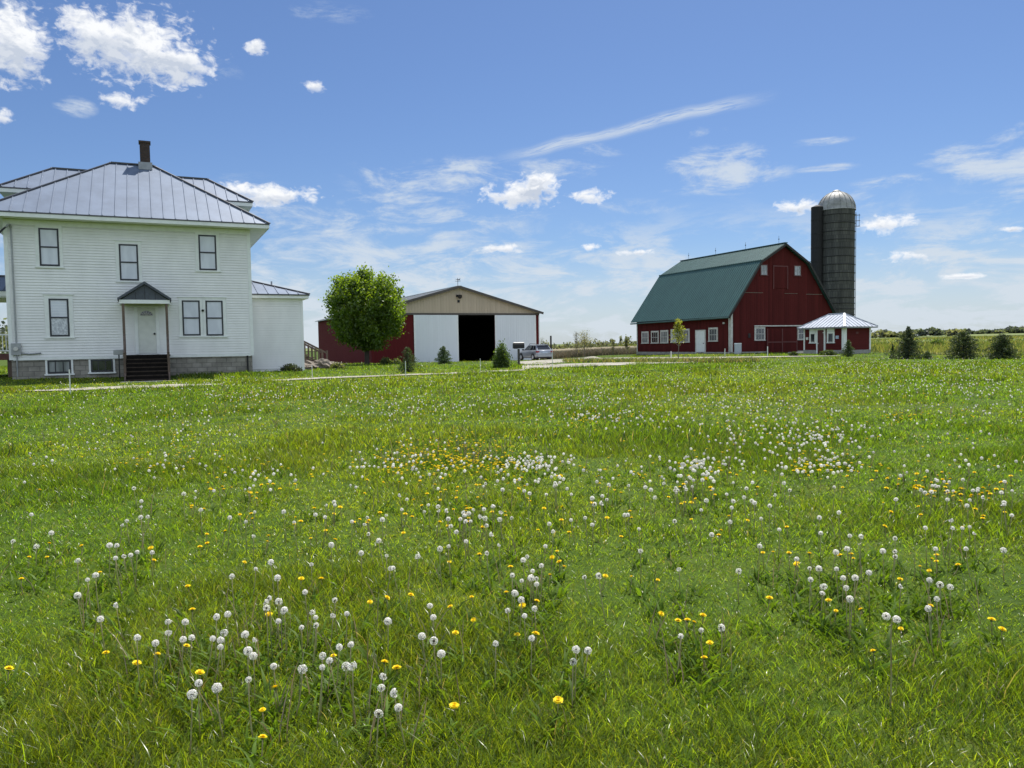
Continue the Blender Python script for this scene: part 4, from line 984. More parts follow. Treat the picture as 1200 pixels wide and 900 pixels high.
    pl = MB(); pl.box(-.26, .26, -.02, .04, .72, .86); pl.build('number_plate', M['plate'], c)
    for s in (-1, 1):
        h = MB(); h.box(min(s * .915, s * .93), max(s * .915, s * .93), 1.55, 1.75, .86, .90); h.build('door_handle', M['carpaint'], c)
build_car()

# ------------------------------------------------------------------ small upright things
def build_mailbox():
    p = G(608, 427.6)
    m = thing('mailbox', 'black rural mailbox with sun glint painted pale on top, on dark post near the gravel', 'mailbox', tuple(p), R(12))
    o = MB(); o.box(-.055, .055, -.055, .055, -.1, .92); o.build('post', M['post'], m)
    a = [(-.19, .95)] + [(-.19 + 0, 1.12)] + [(.19 * math.cos(t), 1.12 + .17 * math.sin(t)) for t in np.linspace(math.pi, 0, 9)][1:-1] + [(.19, 1.12), (.19, .95)]
    b = MB(); b.prism([(q[0] * .9, q[1]) for q in a], 'x', -.31, .31); bo = b.build('box', M['blackpaint'], m)
    t = MB(); t.prism([(.165 * math.cos(s), 1.165 + .145 * math.sin(s)) for s in np.linspace(R(50), R(130), 9)] + [(-.08, 1.24), (.08, 1.24)], 'x', -.315, .315); t.build('pale_top', M['cream'], bo)  # pale strip on the black box: sun glint put into the colour
    f = MB(); f.box(-.30, -.1, -.16, -.14, .93, .97); f.build('bracket', M['post'], m)
build_mailbox()
def stake(px, py0, py1, label, r=.012, m='stake', name='marker_stake', cat='stake', lean=0.0, group='thin white marker stakes around the lawn'):
    p = G(px, py1); d = p[1]; hgt = (py1 - py0) * d / FOC
    b = MB(); b.tube([(0, 0, -.1), (lean * hgt * .5, 0, hgt * .5), (lean * hgt, 0, hgt)], r * max(1, d / 26), 6)
    o = b.build(name, M[m]); o.location = p; return tag(o, label, cat, group)
stake(82.5, 433, 463, 'white marker stake in the grass between the path and the basement windows', .022)
stake(366, 427.5, 443, 'white marker stake in front of the stones by the back stair')
stake(475.5, 423, 442, 'white marker stake beside the small dark spruce by the path')
stake(563, 420, 438, 'white marker stake before the dark open doorway of the shed', .009)
stake(647.5, 408, 434, 'tall thin pale stake at the gravel edge behind which the car stands', .010)
stake(786.5, 411.5, 419.5, 'short white marker stake beside the yellow-green sapling', .014)
stake(849.5, 408.5, 417.5, 'short white marker stake in front of the barn side wall', .014)
stake(899.5, 406, 417.5, 'white marker stake in front of the red barn sliding door', .016)
stake(645.8, 393.5, 419, 'slim dark post standing upright just behind the silver car', .030, 'post', 'wooden_post', 'post', group=None)
def build_pipe():
    p = G(432, 427)
    b = MB(); b.tube([(0, 0, -.1), (-.06, .0, 1.0), (-.14, .02, 2.2)], .075, 8); o = b.build('pole', M['white']); o.location = (p[0], p[1] - .3, p[2])
    tag(o, 'white pole leaning beside the maple trunk', 'pole')
build_pipe()
def build_utility():
    x, y = 20.3, 68.9
    u = thing('utility_cabinet', 'pale grey utility cabinet standing at the barn corner', 'utility box', (x, y, float(tz(x, y))), R(24))
    b = MB(); b.box(-.24, .24, -.2, .2, -.1, .86); b.build('cabinet', M['utility'], u, bevel=.02)
    t = MB(); t.box(-.22, .22, -.215, -.202, .08, .78); t.build('door', M['utility'], u)
    l = MB(); l.prism([(-.27, .862), (.27, .862), (.2, .95), (-.2, .95)], 'y', -.22, .22); l.build('pale_top', M['white'], u)
build_utility()
def build_letterbox():
    f = R(HOUSE_PHI)
    lx, ly = 4.02, -1.0
    wx = HOUSE_XY[0] + lx * math.cos(f) - ly * math.sin(f); wy = HOUSE_XY[1] + lx * math.sin(f) + ly * math.cos(f)
    z = float(tz(wx, wy))
    m = thing('letter_box', 'small grey box on a thin dark stand beside the house steps', 'box', (wx, wy, z), f)
    b = MB(); b.box(-.2, .2, -.13, .13, 1.0, 1.22); b.build('box', M['meter'], m, bevel=.02)
    s = MB(); s.box(-.025, .025, -.02, .02, -.1, 1.0); s.build('stand', M['knob'], m)
build_letterbox()
def rock(px, py, r, label, sx=1.3, sz=.6, dark=False):
    p = G(px, py)
    bm = bmesh.new(); bmesh.ops.create_icosphere(bm, subdivisions=3, radius=r)
    ph = random.random() * 9
    for v in bm.verts:
        n = v.co.normalized(); k = 1 + .28 * (math.sin(n.x * 4 + ph) * math.cos(n.y * 5 + ph * 2) + .5 * math.sin(n.z * 9 + n.x * 7 + ph))
        v.co = Vector((v.co.x * sx * k, v.co.y * k, v.co.z * sz * k))
    me = bpy.data.meshes.new('garden_stone'); bm.to_mesh(me); bm.free(); me.materials.append(M['rock'])
    o = bpy.data.objects.new('garden_stone', me); COL.objects.link(o); o.location = (p[0], p[1], p[2] + r * sz * .4); o.rotation_euler = (0, 0, random.random() * 6)
    tag(o, label, 'stone', 'stones at the foot of the back stair')
rock(366, 432.6, .50, 'long pale stone at the foot of the back stair'); rock(378, 432.4, .46, 'rounded brown stone at the lower end of the back stair', 1.2, .8)
rock(356.5, 433.2, .34, 'small grey stone at the corner of the side room'); rock(388, 432, .46, 'outermost pale stone of the row below the back stair', 1.5, .55)

# ------------------------------------------------------------------ plants
def rand_dirs(n):
    v = rng.normal(size=(n, 3)); return v / np.linalg.norm(v, axis=1)[:, None]
def leaf_quads(P, size, dirs=None, aspect=.55, cup=.0, fixed=None):
    """one diamond leaf (two triangles) at every point"""
    n = len(P); a = rand_dirs(n) if dirs is None else dirs
    b = np.cross(a, rand_dirs(n)); b /= np.linalg.norm(b, axis=1)[:, None] + 1e-9
    s = (size * (0.65 + .7 * rng.random(n)))[:, None] if np.isscalar(size) else size[:, None]
    w = s * aspect
    nn = np.cross(a, b)
    V = np.stack([P - a * s * .5, P + b * w * .5 + nn * s * .08, P + a * s * .5, P - b * w * .5 + nn * s * .08], 1).reshape(-1, 3)
    i = np.arange(n)[:, None] * 4
    T = np.concatenate([i + [0, 1, 2], i + [0, 2, 3]], 0)
    return V, T
def leaf_cols(n, c1, c2, k=4, spread=.25):
    t = rng.random(n)[:, None]; c = np.array(c1) * (1 - t) + np.array(c2) * t
    c = c * (1 + spread * (rng.random((n, 1)) - .5) * 2)
    return np.repeat(c, k, 0)
def build_maple():
    p = G(430, 427.5); D = p[1]
    t = thing('maple_tree', 'dense round-crowned green maple in front of the red shed wall', 'tree', tuple(p))
    tr = MB(); tr.tube([(0, 0, -.1), (.02, 0, .6), (0, .05, 1.4), (.04, .05, 2.6), (.02, 0, 4.2), (.1, 0, 6.0)], [.24, .19, .17, .15, .10, .04], 10)
    for k in range(22):
        a = k * 2.4; z = 1.3 + k * .2; l = 2.3 * math.sin(min(1, (7.4 - z) / 5.2) * 1.57) * (.75 + .4 * random.random())
        m1 = (math.cos(a) * l * .5, math.sin(a) * l * .5, z + l * .35); e = (math.cos(a) * l, math.sin(a) * l, z + l * .75)
        tr.tube([(0, 0, z), m1, e], [.075, .05, .02], 6)
    tr.build('trunk', M['bark'], t)
    # clumps: egg-shaped crown with an uneven skin
    C, Rr = [], []
    zc, hz_up, hz_dn, rx = 4.0, 3.0, 2.7, 2.66
    for k in range(520):
        d = rand_dirs(1)[0]; lump = .90 + .18 * float(vnoise(d[0] * 2.3 + 5, d[2] * 2.3 + d[1] * 1.7))
        q = (.40 + .60 * random.random() ** .5) * lump
        hz = hz_up if d[2] > 0 else hz_dn
        wx = rx * (1.0 if d[2] < 0 else 1 - .06 * d[2])
        e_ = 2.9 if d[2] > 0 else 2.2; q = q / (np.abs(d) ** e_).sum() ** (1 / e_)
        C.append((d[0] * q * wx, d[1] * q * wx, zc + d[2] * q * hz)); Rr.append(.26 + .24 * random.random())
    C = np.array(C); Rr = np.array(Rr)
    n = 40000; i = rng.integers(0, len(C), n)
    g = rng.normal(size=(n, 3)) * .62
    P = C[i] + g * Rr[i][:, None]; P[:, 2] = np.maximum(P[:, 2], 1.05 + .25 * rng.random(n))
    V, T = leaf_quads(P, .17, aspect=.8)
    # leaves at the clump tops are paler
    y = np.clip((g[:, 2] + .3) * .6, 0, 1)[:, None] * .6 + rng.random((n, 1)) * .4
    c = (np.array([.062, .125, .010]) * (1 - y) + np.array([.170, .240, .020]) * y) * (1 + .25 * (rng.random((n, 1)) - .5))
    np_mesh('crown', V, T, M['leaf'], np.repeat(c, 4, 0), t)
build_maple()
def conifer(px, py0, py1, wpx, label, seed, c1=(.020, .045, .018), c2=(.050, .085, .030), dens=1.0, spire=.5, bend=0.0, cat='spruce', name='spruce', group=None):
    """young spruce: whorls of branches clothed in needle tufts, uneven spire"""
    global rng
    keep = rng; rng = np.random.default_rng(seed); rd = random.Random(seed)
    p = G(px, py1); D = p[1]; H = (py1 - py0) * D / FOC; Wd = wpx * D / FOC / 2
    t = thing(name, label, cat, tuple(p), rd.random() * 6, group)
    tr = MB(); tr.tube([(0, 0, -.1), (bend * .4, 0, H * .5), (bend, 0, H * .98)], [.03 * H + .02, .02 * H, .006], 7); to = tr.build('trunk', M['bark'], t)
    P, A = [], []
    nb = int(70 * dens)
    for k in range(nb):
        z = H * (.03 + .95 * (k / nb)); u = z / H
        prof = (1 - u) ** (.55 + spire * .7) * (1 if u > .12 else .75 + 2 * u)
        l = Wd * prof * (.50 + .75 * rd.random()) + .04
        a = k * 2.399 + rd.random() * .6
        m = max(6, int(l / Wd * 60 * dens))
        s = rng.random(m) ** .7
        rise = .10 + .35 * u - .10 * (1 - u)
        base = np.stack([np.cos(a) * l * s, np.sin(a) * l * s, z + l * s * rise - .12 * l * s ** 2], 1)
        spr = (.30 * l * (1 - s * .6) + .03)[:, None]
        q = base + rng.normal(size=(m, 3)) * spr * np.array([.5, .5, .28])
        d = np.stack([np.cos(a) * np.ones(m), np.sin(a) * np.ones(m), np.full(m, rise)], 1) + rng.normal(size=(m, 3)) * .7
        P.append(q); A.append(d / np.linalg.norm(d, axis=1)[:, None])
    P = np.concatenate(P); A = np.concatenate(A)
    P[:, 0] += bend * P[:, 2] / H; P[:, 2] = np.clip(P[:, 2], .02, None)
    V, T = leaf_quads(P, .085 * max(1, D / 34) * (.7 + .3 * min(2, H / 1.5)), A, .28)
    np_mesh('crown', V, T, M['needle'], leaf_cols(len(P), c1, c2), t)
    rng = keep
conifer(478, 406.5, 436.5, 27, 'small dark spruce nearest the path before the shed door', 3, spire=.2, c1=(.03, .055, .018), c2=(.07, .11, .03))
conifer(520, 405.5, 426.5, 20, 'small pale green fir before the shed white door', 5, c1=(.035, .07, .022), c2=(.09, .135, .04), spire=.35)
conifer(994, 398, 418, 17, 'slim young spruce at the cabin corner post', 8, c1=(.03, .06, .018), c2=(.08, .115, .035), dens=.8)
conifer(1064, 382, 420.5, 48, 'tall ragged spruce with a thin spire nearest the cabin', 11, c1=(.03, .050, .024), c2=(.075, .10, .048), dens=1.7, spire=.85)
conifer(1129, 389, 420.5, 47, 'broad dark spruce in the middle of three beside the meadow', 12, c1=(.024, .044, .018), c2=(.06, .085, .034), dens=1.6, spire=.12)
conifer(1174, 392.5, 421, 38, 'compact rounded spruce at the outer end of the three', 13, c1=(.024, .044, .018), c2=(.06, .085, .030), dens=1.6, spire=.0)
conifer(1046, 403, 420, 8, 'very small dark spruce tucked close to the ragged spruce', 14, dens=.5)
conifer(1087, 411.5, 421, 12, 'low spruce seedling between two larger spruces', 15, dens=.5, spire=.1)
def shrub(px, py0, py1, wpx, label, c1, c2, n=2600, size=.09, name='shrub', flat=False):
    p = G(px, py1); D = p[1]; H = (py1 - py0) * D / FOC; W = wpx * D / FOC / 2
    t = thing(name, label, 'shrub', tuple(p))
    st = MB()
    for k in range(9):
        a = k * 2.4; st.tube([(0, 0, -.05), (math.cos(a) * W * .35, math.sin(a) * W * .35, H * .4), (math.cos(a) * W * .6, math.sin(a) * W * .6, H * (.6 + .3 * random.random()))], [.02, .014, .006], 5)
    st.build('stem', M['bark'], t)
    m = 60; d = rand_dirs(m); d[:, 2] = np.abs(d[:, 2]); q = (.4 + .6 * rng.random((m, 1)) ** .6)
    C = d * q * np.array([W * .85, W * .85, H * .85]) * (.8 + .35 * vnoise(d[:, 0] * 3 + 2, d[:, 2] * 3 + d[:, 1])[:, None]); C[:, 2] += H * .05
    i = rng.integers(0, m, n); P = C[i] + rng.normal(size=(n, 3)) * np.array([.18 * W, .18 * W, .14 * H]); P[:, 2] = np.clip(P[:, 2], .0, None)
    dd = rand_dirs(n); dd[:, 2] = np.abs(dd[:, 2]) + .4; dd /= np.linalg.norm(dd, axis=1)[:, None]
    V, T = leaf_quads(P, size, dd, .5)
    np_mesh('crown', V, T, M['leaf'], leaf_cols(n, c1, c2), t)
shrub(588, 404.5, 431, 21, 'bushy bright green shrub beside the black mailbox', (.03, .065, .012), (.10, .16, .025), 3600, .10)
shrub(452, 419.5, 427, 14, 'low pale green shrub by the shed wall near the maple', (.07, .10, .03), (.16, .19, .07), 1500, .14)
shrub(465, 420.5, 427, 12, 'low pale green clump next to the small dark spruce', (.06, .09, .03), (.15, .18, .07), 1200, .14)
shrub(341, 426.5, 435.5, 25, 'low dark bush at the foot of the side room wall', (.018, .030, .014), (.045, .06, .025), 1500, .10)
shrub(373, 424, 431.5, 16, 'dark low bush among the stones below the back stair', (.02, .035, .014), (.05, .075, .025), 1300, .10)
shrub(395, 424.5, 432.5, 15, 'pale grey-green clump outside the stones by the stair', (.07, .09, .04), (.16, .18, .09), 1000, .11)
shrub(970, 410.5, 416.5, 20, 'low green clump against the cabin foundation', (.03, .05, .018), (.08, .11, .035), 1200, .14)
shrub(2, 368, 412, 34, 'bushy yellow-green shrub seen through the side porch', (.06, .08, .02), (.17, .17, .05), 3500, .22)
shrub(1097, 397.5, 407, 16, 'bright green bush standing out in the meadow behind the spruces', (.05, .09, .02), (.11, .16, .04), 1400, .22)
shrub(930, 412.5, 417, 10, 'dark weed clump at the barn gable foot', (.03, .045, .015), (.06, .09, .025), 600, .14)
def sapling(px, py0, py1, wpx, label, leafy, c1, c2, seed, n=900, size=.11, name='sapling', group=None, crown0=.25):
    rd = random.Random(seed); p = G(px, py1); D = p[1]; H = (py1 - py0) * D / FOC; W = wpx * D / FOC / 2
    t = thing(name, label, 'tree', tuple(p), 0, group)
    tr = MB(); tr.tube([(0, 0, -.1), (.03, 0, H * .4), (-.02, .02, H * .75), (.02, 0, H)], [.028 + H * .006, .02 + H * .005, .016, .006], 7)
    ends = []
    for k in range(26):
        u = crown0 + (.95 - crown0) * k / 26; a = k * 2.4 + rd.random(); l = W * (1.05 - u * .75) * (.6 + .6 * rd.random())
        e = (math.cos(a) * l, math.sin(a) * l, H * u + l * (.9 + rd.random() * .6)); mid = (e[0] * .5, e[1] * .5, H * u + (e[2] - H * u) * .42)
        tr.tube([(0, 0, H * u), mid, e], [.012 + .002 * H, .010, .006], 4)
        ends += [np.array(mid), np.array(e), (np.array(mid) + np.array(e)) / 2]
        for j in range(2):
            b = np.array(mid) + (np.array(e) - np.array(mid)) * rd.random(); e2 = b + np.array([rd.uniform(-1, 1), rd.uniform(-1, 1), rd.uniform(.3, 1.4)]) * l * .35
            tr.tube([tuple(b), tuple(e2)], [.008, .005], 3); ends.append(e2)
    tr.build('trunk', M['palebark'], t)
    if leafy:
        E_ = np.array(ends); i = rng.integers(0, len(E_), n); P = E_[i] + rng.normal(size=(n, 3)) * W * .16
        V, T = leaf_quads(P, size, None, .6); np_mesh('crown', V, T, M['leaf'], leaf_cols(n, c1, c2), t)
sapling(795, 375.5, 420.5, 19, 'yellow-green young tree in leaf in front of the barn windows', True, (.12, .16, .015), (.28, .29, .05), 21, 750, .13, crown0=.32)
sapling(676, 388.5, 419, 12, 'bare slender sapling standing in the stubble beyond the gravel', True, (.05, .05, .025), (.12, .11, .05), 22, 350, .09, crown0=.12, group=None)
sapling(685, 391.5, 419, 20, 'pale budding sapling next to the bare slender sapling', True, (.10, .10, .045), (.20, .20, .09), 23, 900, .10, crown0=.12)
sapling(635, 397, 409, 10, 'young tree showing above the silver car roof', True, (.06, .08, .03), (.14, .16, .06), 24, 250, .16)
sapling(718.5, 398, 417.5, 6, 'thin sapling alone in the stubble before the barn', True, (.06, .07, .03), (.13, .13, .06), 25, 120, .12)
sapling(734.5, 397, 416, 9, 'thin leafy sapling closest to the barn far corner', True, (.06, .08, .03), (.13, .14, .06), 26, 300, .14)

# far wood at the edge of the fields: one mass of crowns
def far_wood():
    Vs, Ts, Cs, o = [], [], [], 0
    def crown(x, y, w, h, col, n, sz):
        nonlocal o
        z0 = float(tz(x, y)); m = 14
        d = rand_dirs(m); d[:, 2] = np.abs(d[:, 2]) * 1.0
        C = d * (.45 + .5 * rng.random((m, 1))) * np.array([w / 2, w / 2, h * .7]) + np.array([0, 0, h * .25])
        i = rng.integers(0, m, n); P = C[i] + rng.normal(size=(n, 3)) * np.array([w * .10, w * .10, h * .11]); P[:, 2] = np.clip(P[:, 2], 0, None)
        P += np.array([x, y, z0]); V, T = leaf_quads(P, sz, None, .8)
        Vs.append(V); Ts.append(T + o); o += len(V)
        c = np.array(col) * (1 + .3 * (rng.random((n, 1)) - .5)); Cs.append(np.repeat(c, 4, 0))
    def at(px, D): v = pray(px, 396); return v[0] / v[1] * D
    dk, md, pl = (.070, .092, .078), (.095, .115, .080), (.135, .15, .105)  # greyed leaf tones, with the haze of distance put into the colour
    rd = random.Random(5)
    for px, py, w, col, D in [(1030, 386, 26, pl, 330), (1046, 387.5, 22, md, 330), (1060, 387, 22, pl, 340), (1080, 384.5, 24, dk, 380), (1094, 385, 20, dk, 380), (1106, 387, 22, md, 400), (1121, 385.5, 22, pl, 360), (1133, 386, 16, dk, 420), (1145, 388.5, 20, dk, 480),
                              (1157, 385.5, 20, dk, 480), (1168, 388, 20, md, 480), (1178, 383.5, 24, dk, 520), (1192, 382.5, 24, dk, 520), (1206, 382, 26, dk, 520), (1224, 384, 30, dk, 520), (1250, 385, 34, md, 520), (1280, 385, 34, dk, 520), (1012, 388, 24, md, 340), (990, 389, 24, dk, 360)]:
        x = at(px, D); h = (394.5 - py) * D / FOC * 1.15 + (EYE + 1.5 - float(tz(x, D))) * 0
        z0 = float(tz(x, D)); hz = 404 - .0157 * (px - 600)
        top = EYE + (hz - py) * D / FOC
        crown(x, D, w * D / FOC, max(2.5, top - z0), col, 420, D / 260)
    for k in range(60):      # low hedge line on the horizon behind the stubble
        px = 636 + k * 2.1 + rd.uniform(-1, 1); D = rd.uniform(250, 290); x = at(px, D); z0 = float(tz(x, D))
        hh = rd.choice([1.2, 1.5, 1.8, 2.6, 3.4]) * (1.3 if 700 < px < 750 else 1)
        crown(x, D, rd.uniform(1.2, 3.2), hh, md if rd.random() < .6 else pl, 60, .55)
    for k in range(40):
        px = -260 + k * 9; D = rd.uniform(160, 260); x = at(px, D); crown(x, D, rd.uniform(8, 14), rd.uniform(6, 11), md if rd.random() < .5 else pl, 300, .9)
    o_ = np_mesh('far_wood', np.concatenate(Vs), np.concatenate(Ts), M['leaf'], np.concatenate(Cs))
    tag(o_, 'distant line of trees and hedges along the field edge', None, None, 'stuff')
far_wood()

# ------------------------------------------------------------------ grass
def in_poly(x, y, poly):
    c = np.zeros(x.shape, bool); n = len(poly); j = n - 1
    for i in range(n):
        xi, yi = poly[i][:2]; xj, yj = poly[j][:2]
        c ^= ((yi > y) != (yj > y)) & (x < (xj - xi) * (y - yi) / (yj - yi + 1e-12) + xi); j = i
    return c
def local_box(x, y, org, phi, x0, x1, y0, y1):
    u, n = unit_frame(phi, org); dx, dy = x - org[0], y - org[1]
    a, b = dx * u[0] + dy * u[1], dx * n[0] + dy * n[1]
    return (a > x0) & (a < x1) & (b > y0) & (b < y1)
def free_of_things(x, y, ragged=True):
    ok = np.ones(x.shape, bool)
    jx = x + ((rng.random(x.shape) - .5) * .5 if ragged else 0); jy = y + ((rng.random(x.shape) - .5) * .5 if ragged else 0)
    for i, p in enumerate(BARE):
        hit = in_poly(jx, jy, p)
        if i in (0, 1): hit &= (fbm(x / 1.3, y / 1.3, 2) > .36)
        if i in (3, 4): hit &= (fbm(x / .5, y / .5, 2) > (.47 if i == 3 else .58))
        ok &= ~hit
    ok &= ~local_box(x, y, HOUSE_XY, HOUSE_PHI, -.1, 12.1, -.05, 8); ok &= ~local_box(x, y, HOUSE_XY, HOUSE_PHI, 4.1, 6.2, -3.1, 0)
    ok &= ~local_box(x, y, SHED_XY, 25, -18.4, .2, -.3, 27); ok &= ~local_box(x, y, BARN_XY, 24, -.2, 12.6, -.2, 16)
    ok &= ~local_box(x, y, SHED_XY, 25, -9.3, -5.0, -6, 0)
    return ok
HALF = math.tan(R(33.7))
def scatter(n, d0, d1, marg=4.0, p=1.0):
    """points spread over the view wedge (and a few metres beside it), denser near d0 with growing p"""
    u = rng.random(n)
    y = (d0 ** (2 - p) + u * (d1 ** (2 - p) - d0 ** (2 - p))) ** (1 / (2 - p)) if p != 2 else d0 * (d1 / d0) ** u
    x = (rng.random(n) * 2 - 1) * (HALF * y + marg * np.minimum(1, .35 + y / 20))
    return x, y
def blades(x, y, h, w, lean, cols, seg=3, lay=0.0):
    n = len(x); z = tz(x, y) - .01
    a = rng.random(n) * 2 * math.pi; b = rng.random(n) * 2 * math.pi
    tx, ty = np.cos(a), np.sin(a)
    lx, ly = np.cos(b) * lean, np.sin(b) * lean
    ts = np.linspace(0, 1, seg + 1)
    V = np.empty((n, 2 * seg + 1, 3), np.float32); C = np.empty((n, 2 * seg + 1, 3), np.float32)
    for k, t in enumerate(ts):
        cx = x + lx * h * (t ** 1.7); cy_ = y + ly * h * (t ** 1.7); cz = z + h * t * np.sqrt(np.maximum(.05, 1 - (lean * t * .75) ** 2))
        f = (.75 + .5 * t)
        if k == seg: V[:, 2 * k] = np.stack([cx, cy_, cz], 1); C[:, 2 * k] = cols
        else:
            ww = w * (1 - .55 * t ** 1.6) / 2
            V[:, 2 * k] = np.stack([cx - tx * ww, cy_ - ty * ww, cz], 1); V[:, 2 * k + 1] = np.stack([cx + tx * ww, cy_ + ty * ww, cz], 1)
            C[:, 2 * k] = cols; C[:, 2 * k + 1] = cols
    tri = []
    for k in range(seg - 1):
        i = 2 * k; tri += [(i, i + 1, i + 3), (i, i + 3, i + 2)]
    i = 2 * (seg - 1); tri.append((i, i + 1, i + 2))
    T = (np.arange(n)[:, None, None] * (2 * seg + 1) + np.array(tri)[None]).reshape(-1, 3)
    return V.reshape(-1, 3), T, C.reshape(-1, 3)
def lawn_look(x, y):
    """patches: tall dark tufts against short yellowish turf"""
    p = fbm(x / 1.6 + 3, y / 1.6, 3); q = fbm(x / 6 + 40, y / 6 + 9, 2); r = fbm(x / .35, y / .35, 2)
    tall = np.clip((p - .42) * 3.2, 0, 1); yel = np.clip((q - .40) * 3, 0, 1) * .6 + np.clip((r - .45) * 2, 0, 1) * .4
    return tall, yel
def lawn_cols(x, y, tall, yel):
    n = len(x)
    g = np.array([.118, .205, .014]) * (1 - yel[:, None]) + np.array([.205, .258, .018]) * yel[:, None]
    g = g * (1 - .30 * tall[:, None]) * (.42 + 1.2 * rng.random((n, 1)) ** 1.25)
    g[:, 0] *= .85 + .3 * rng.random(n)
    blue = rng.random(n) < .06; g[blue] = g[blue] * np.array([.9, .95, 2.2])
    dry = rng.random(n) < .035; k = dry.sum()
    g[dry] = np.array([.26, .22, .11]) * (.6 + .6 * rng.random((k, 1)))
    return g
def build_grass():
    Vs, Ts, Cs, o = [], [], [], 0
    def push(v, t, c):
        nonlocal o
        Vs.append(v); Ts.append(t + o); Cs.append(c); o += len(v)
    for n, d0, d1, w, hs, seg, p in ((230000, 1.6, 5.5, .0036, .80, 3, 1.0), (200000, 5.5, 11, .0058, .88, 3, 1.0), (170000, 11, 22, .013, 1.05, 2, 1.0), (150000, 22, 42, .026, 1.1, 2, .6), (90000, 42, 84, .045, 1.1, 1, .4)):
        x, y = scatter(n, d0, d1, p=p)
        if d1 < 30:                 # the lawn goes on beside the picture
            k = int(n * (.55 if d1 < 6 else .30 if d1 < 12 else .12)); xa = rng.random(k); ya = d0 * (.5 if d0 < 2 else 1) + rng.random(k) * (d1 - d0 * (.5 if d0 < 2 else 1))
            xe = HALF * ya + 4 * np.minimum(1, .35 + ya / 20)
            x = np.r_[x, np.where(rng.random(k) < .5, -1, 1) * (xe - .2 + xa * 6.5)]; y = np.r_[y, ya]; n = len(x)
        # gather part of the blades into tufts
        tuft = rng.random(n) < .55; m = tuft.sum(); s = .035 * max(1, d0 / 6)
        cxs = rng.integers(0, n, m // 9 + 1); pick = rng.integers(0, len(cxs), m)
        x[tuft] = x[cxs][pick] + rng.normal(size=m) * s; y[tuft] = y[cxs][pick] + rng.normal(size=m) * s
        ok = free_of_things(x, y) & ~((x > 30) & (y > 54)) & ~((y > 84) & (x > 2) & (x < 22)); x, y = x[ok], y[ok]; n = len(x)
        tall, yel = lawn_look(x, y)
        h = (.055 + .105 * tall) * hs * (.55 + .75 * rng.random(n)) * np.where(rng.random(n) < .03, 1.6, 1)
        lean = np.clip(.45 + .75 * rng.random(n) - .25 * tall, .05, 1.2)
        ww = w * (.6 + .8 * rng.random(n))
        push(*blades(x, y, h, ww, lean, lawn_cols(x, y, tall, yel), seg))
    o_ = np_mesh('lawn_grass', np.concatenate(Vs), np.concatenate(Ts), M['grass'], np.concatenate(Cs))
    tag(o_, 'uncut green lawn grass in uneven tufts', None, None, 'stuff')
build_grass()
def build_field_plants():
    # dead stalks on the stubble behind the gravel
    n = 26000; y = 86 + (rng.random(n) ** 1.5) * 90; x = 2.5 + rng.random(n) * (12 + .17 * (y - 86)); 
    c = np.array([.20, .165, .115]) * (.55 + .7 * rng.random((n, 1))); g = rng.random(n) < .25; c[g] = np.array([.09, .11, .045]) * (.7 + .6 * rng.random((g.sum(), 1)))
    ok = free_of_things(x, y); x, y, c = x[ok], y[ok], c[ok]; n = len(x)
    hp = .35 + .6 * fbm(x / 5, y / 5, 2)
    v, t, cc = blades(x, y, hp * (.5 + .8 * rng.random(n)), .05 * y / 90, .3 + .4 * rng.random(n), c, 2)
    o_ = np_mesh('dry_stalks', v, t, M['dry'], cc); tag(o_, 'tan dead stalks standing on the stubble field', None, None, 'stuff')
    # tall meadow behind the spruces
    n = 60000; y = 50 + (rng.random(n) ** 1.6) * 190; x = 31 + (rng.random(n)) * (y * .85 - 10)
    k = fbm(x / 14, y / 8, 3)[:, None]; k = np.clip((k - .38) * 4, 0, 1)
    c = (np.array([.060, .095, .022]) * (1 - k) + np.array([.145, .165, .050]) * k) * (.65 + .65 * rng.random((n, 1)))
    dr = rng.random(n) < .12; c[dr] = np.array([.22, .18, .11])
    h = (.35 + .55 * fbm(x / 9, y / 9, 2)) * (.5 + .8 * rng.random(n)) * np.clip((y - 46) / 25, .35, 1)
    ok = ~local_box(x, y, (26.85, 62), 22, -.4, 4.4, -.5, 5) & (np.hypot(x - 36, y - 85.5) > 2.1); x, y, h, c = x[ok], y[ok], h[ok], c[ok]
    v, t, cc = blades(x, y, h, .05 * y / 70, .25 + .45 * rng.random(len(x)), c, 2)
    o_ = np_mesh('meadow_grass', v, t, M['grass'], cc); tag(o_, 'tall yellow-green meadow grass beyond the spruces', None, None, 'stuff')
    # weeds between the two wheel tracks
    n = 5000; x0, y0 = Gv(660 + rng.random(n) * 230, 421.6 + rng.random(n) * 2.8, .05)
    ok = (y0 > 36) & (y0 < 80); x0, y0 = x0[ok], y0[ok]; n = len(x0)
    c = np.array([.15, .135, .07]) * (.6 + .7 * rng.random((n, 1))); g = rng.random(n) < .5; c[g] = np.array([.07, .11, .03])
    v, t, cc = blades(x0, y0, .18 + .2 * rng.random(n), np.full(n, .04), .6 + .3 * rng.random(n), c, 2)
    o_ = np_mesh('track_weeds', v, t, M['grass'], cc); tag(o_, 'brownish weeds growing between the gravel wheel tracks', None, None, 'stuff')
build_field_plants()

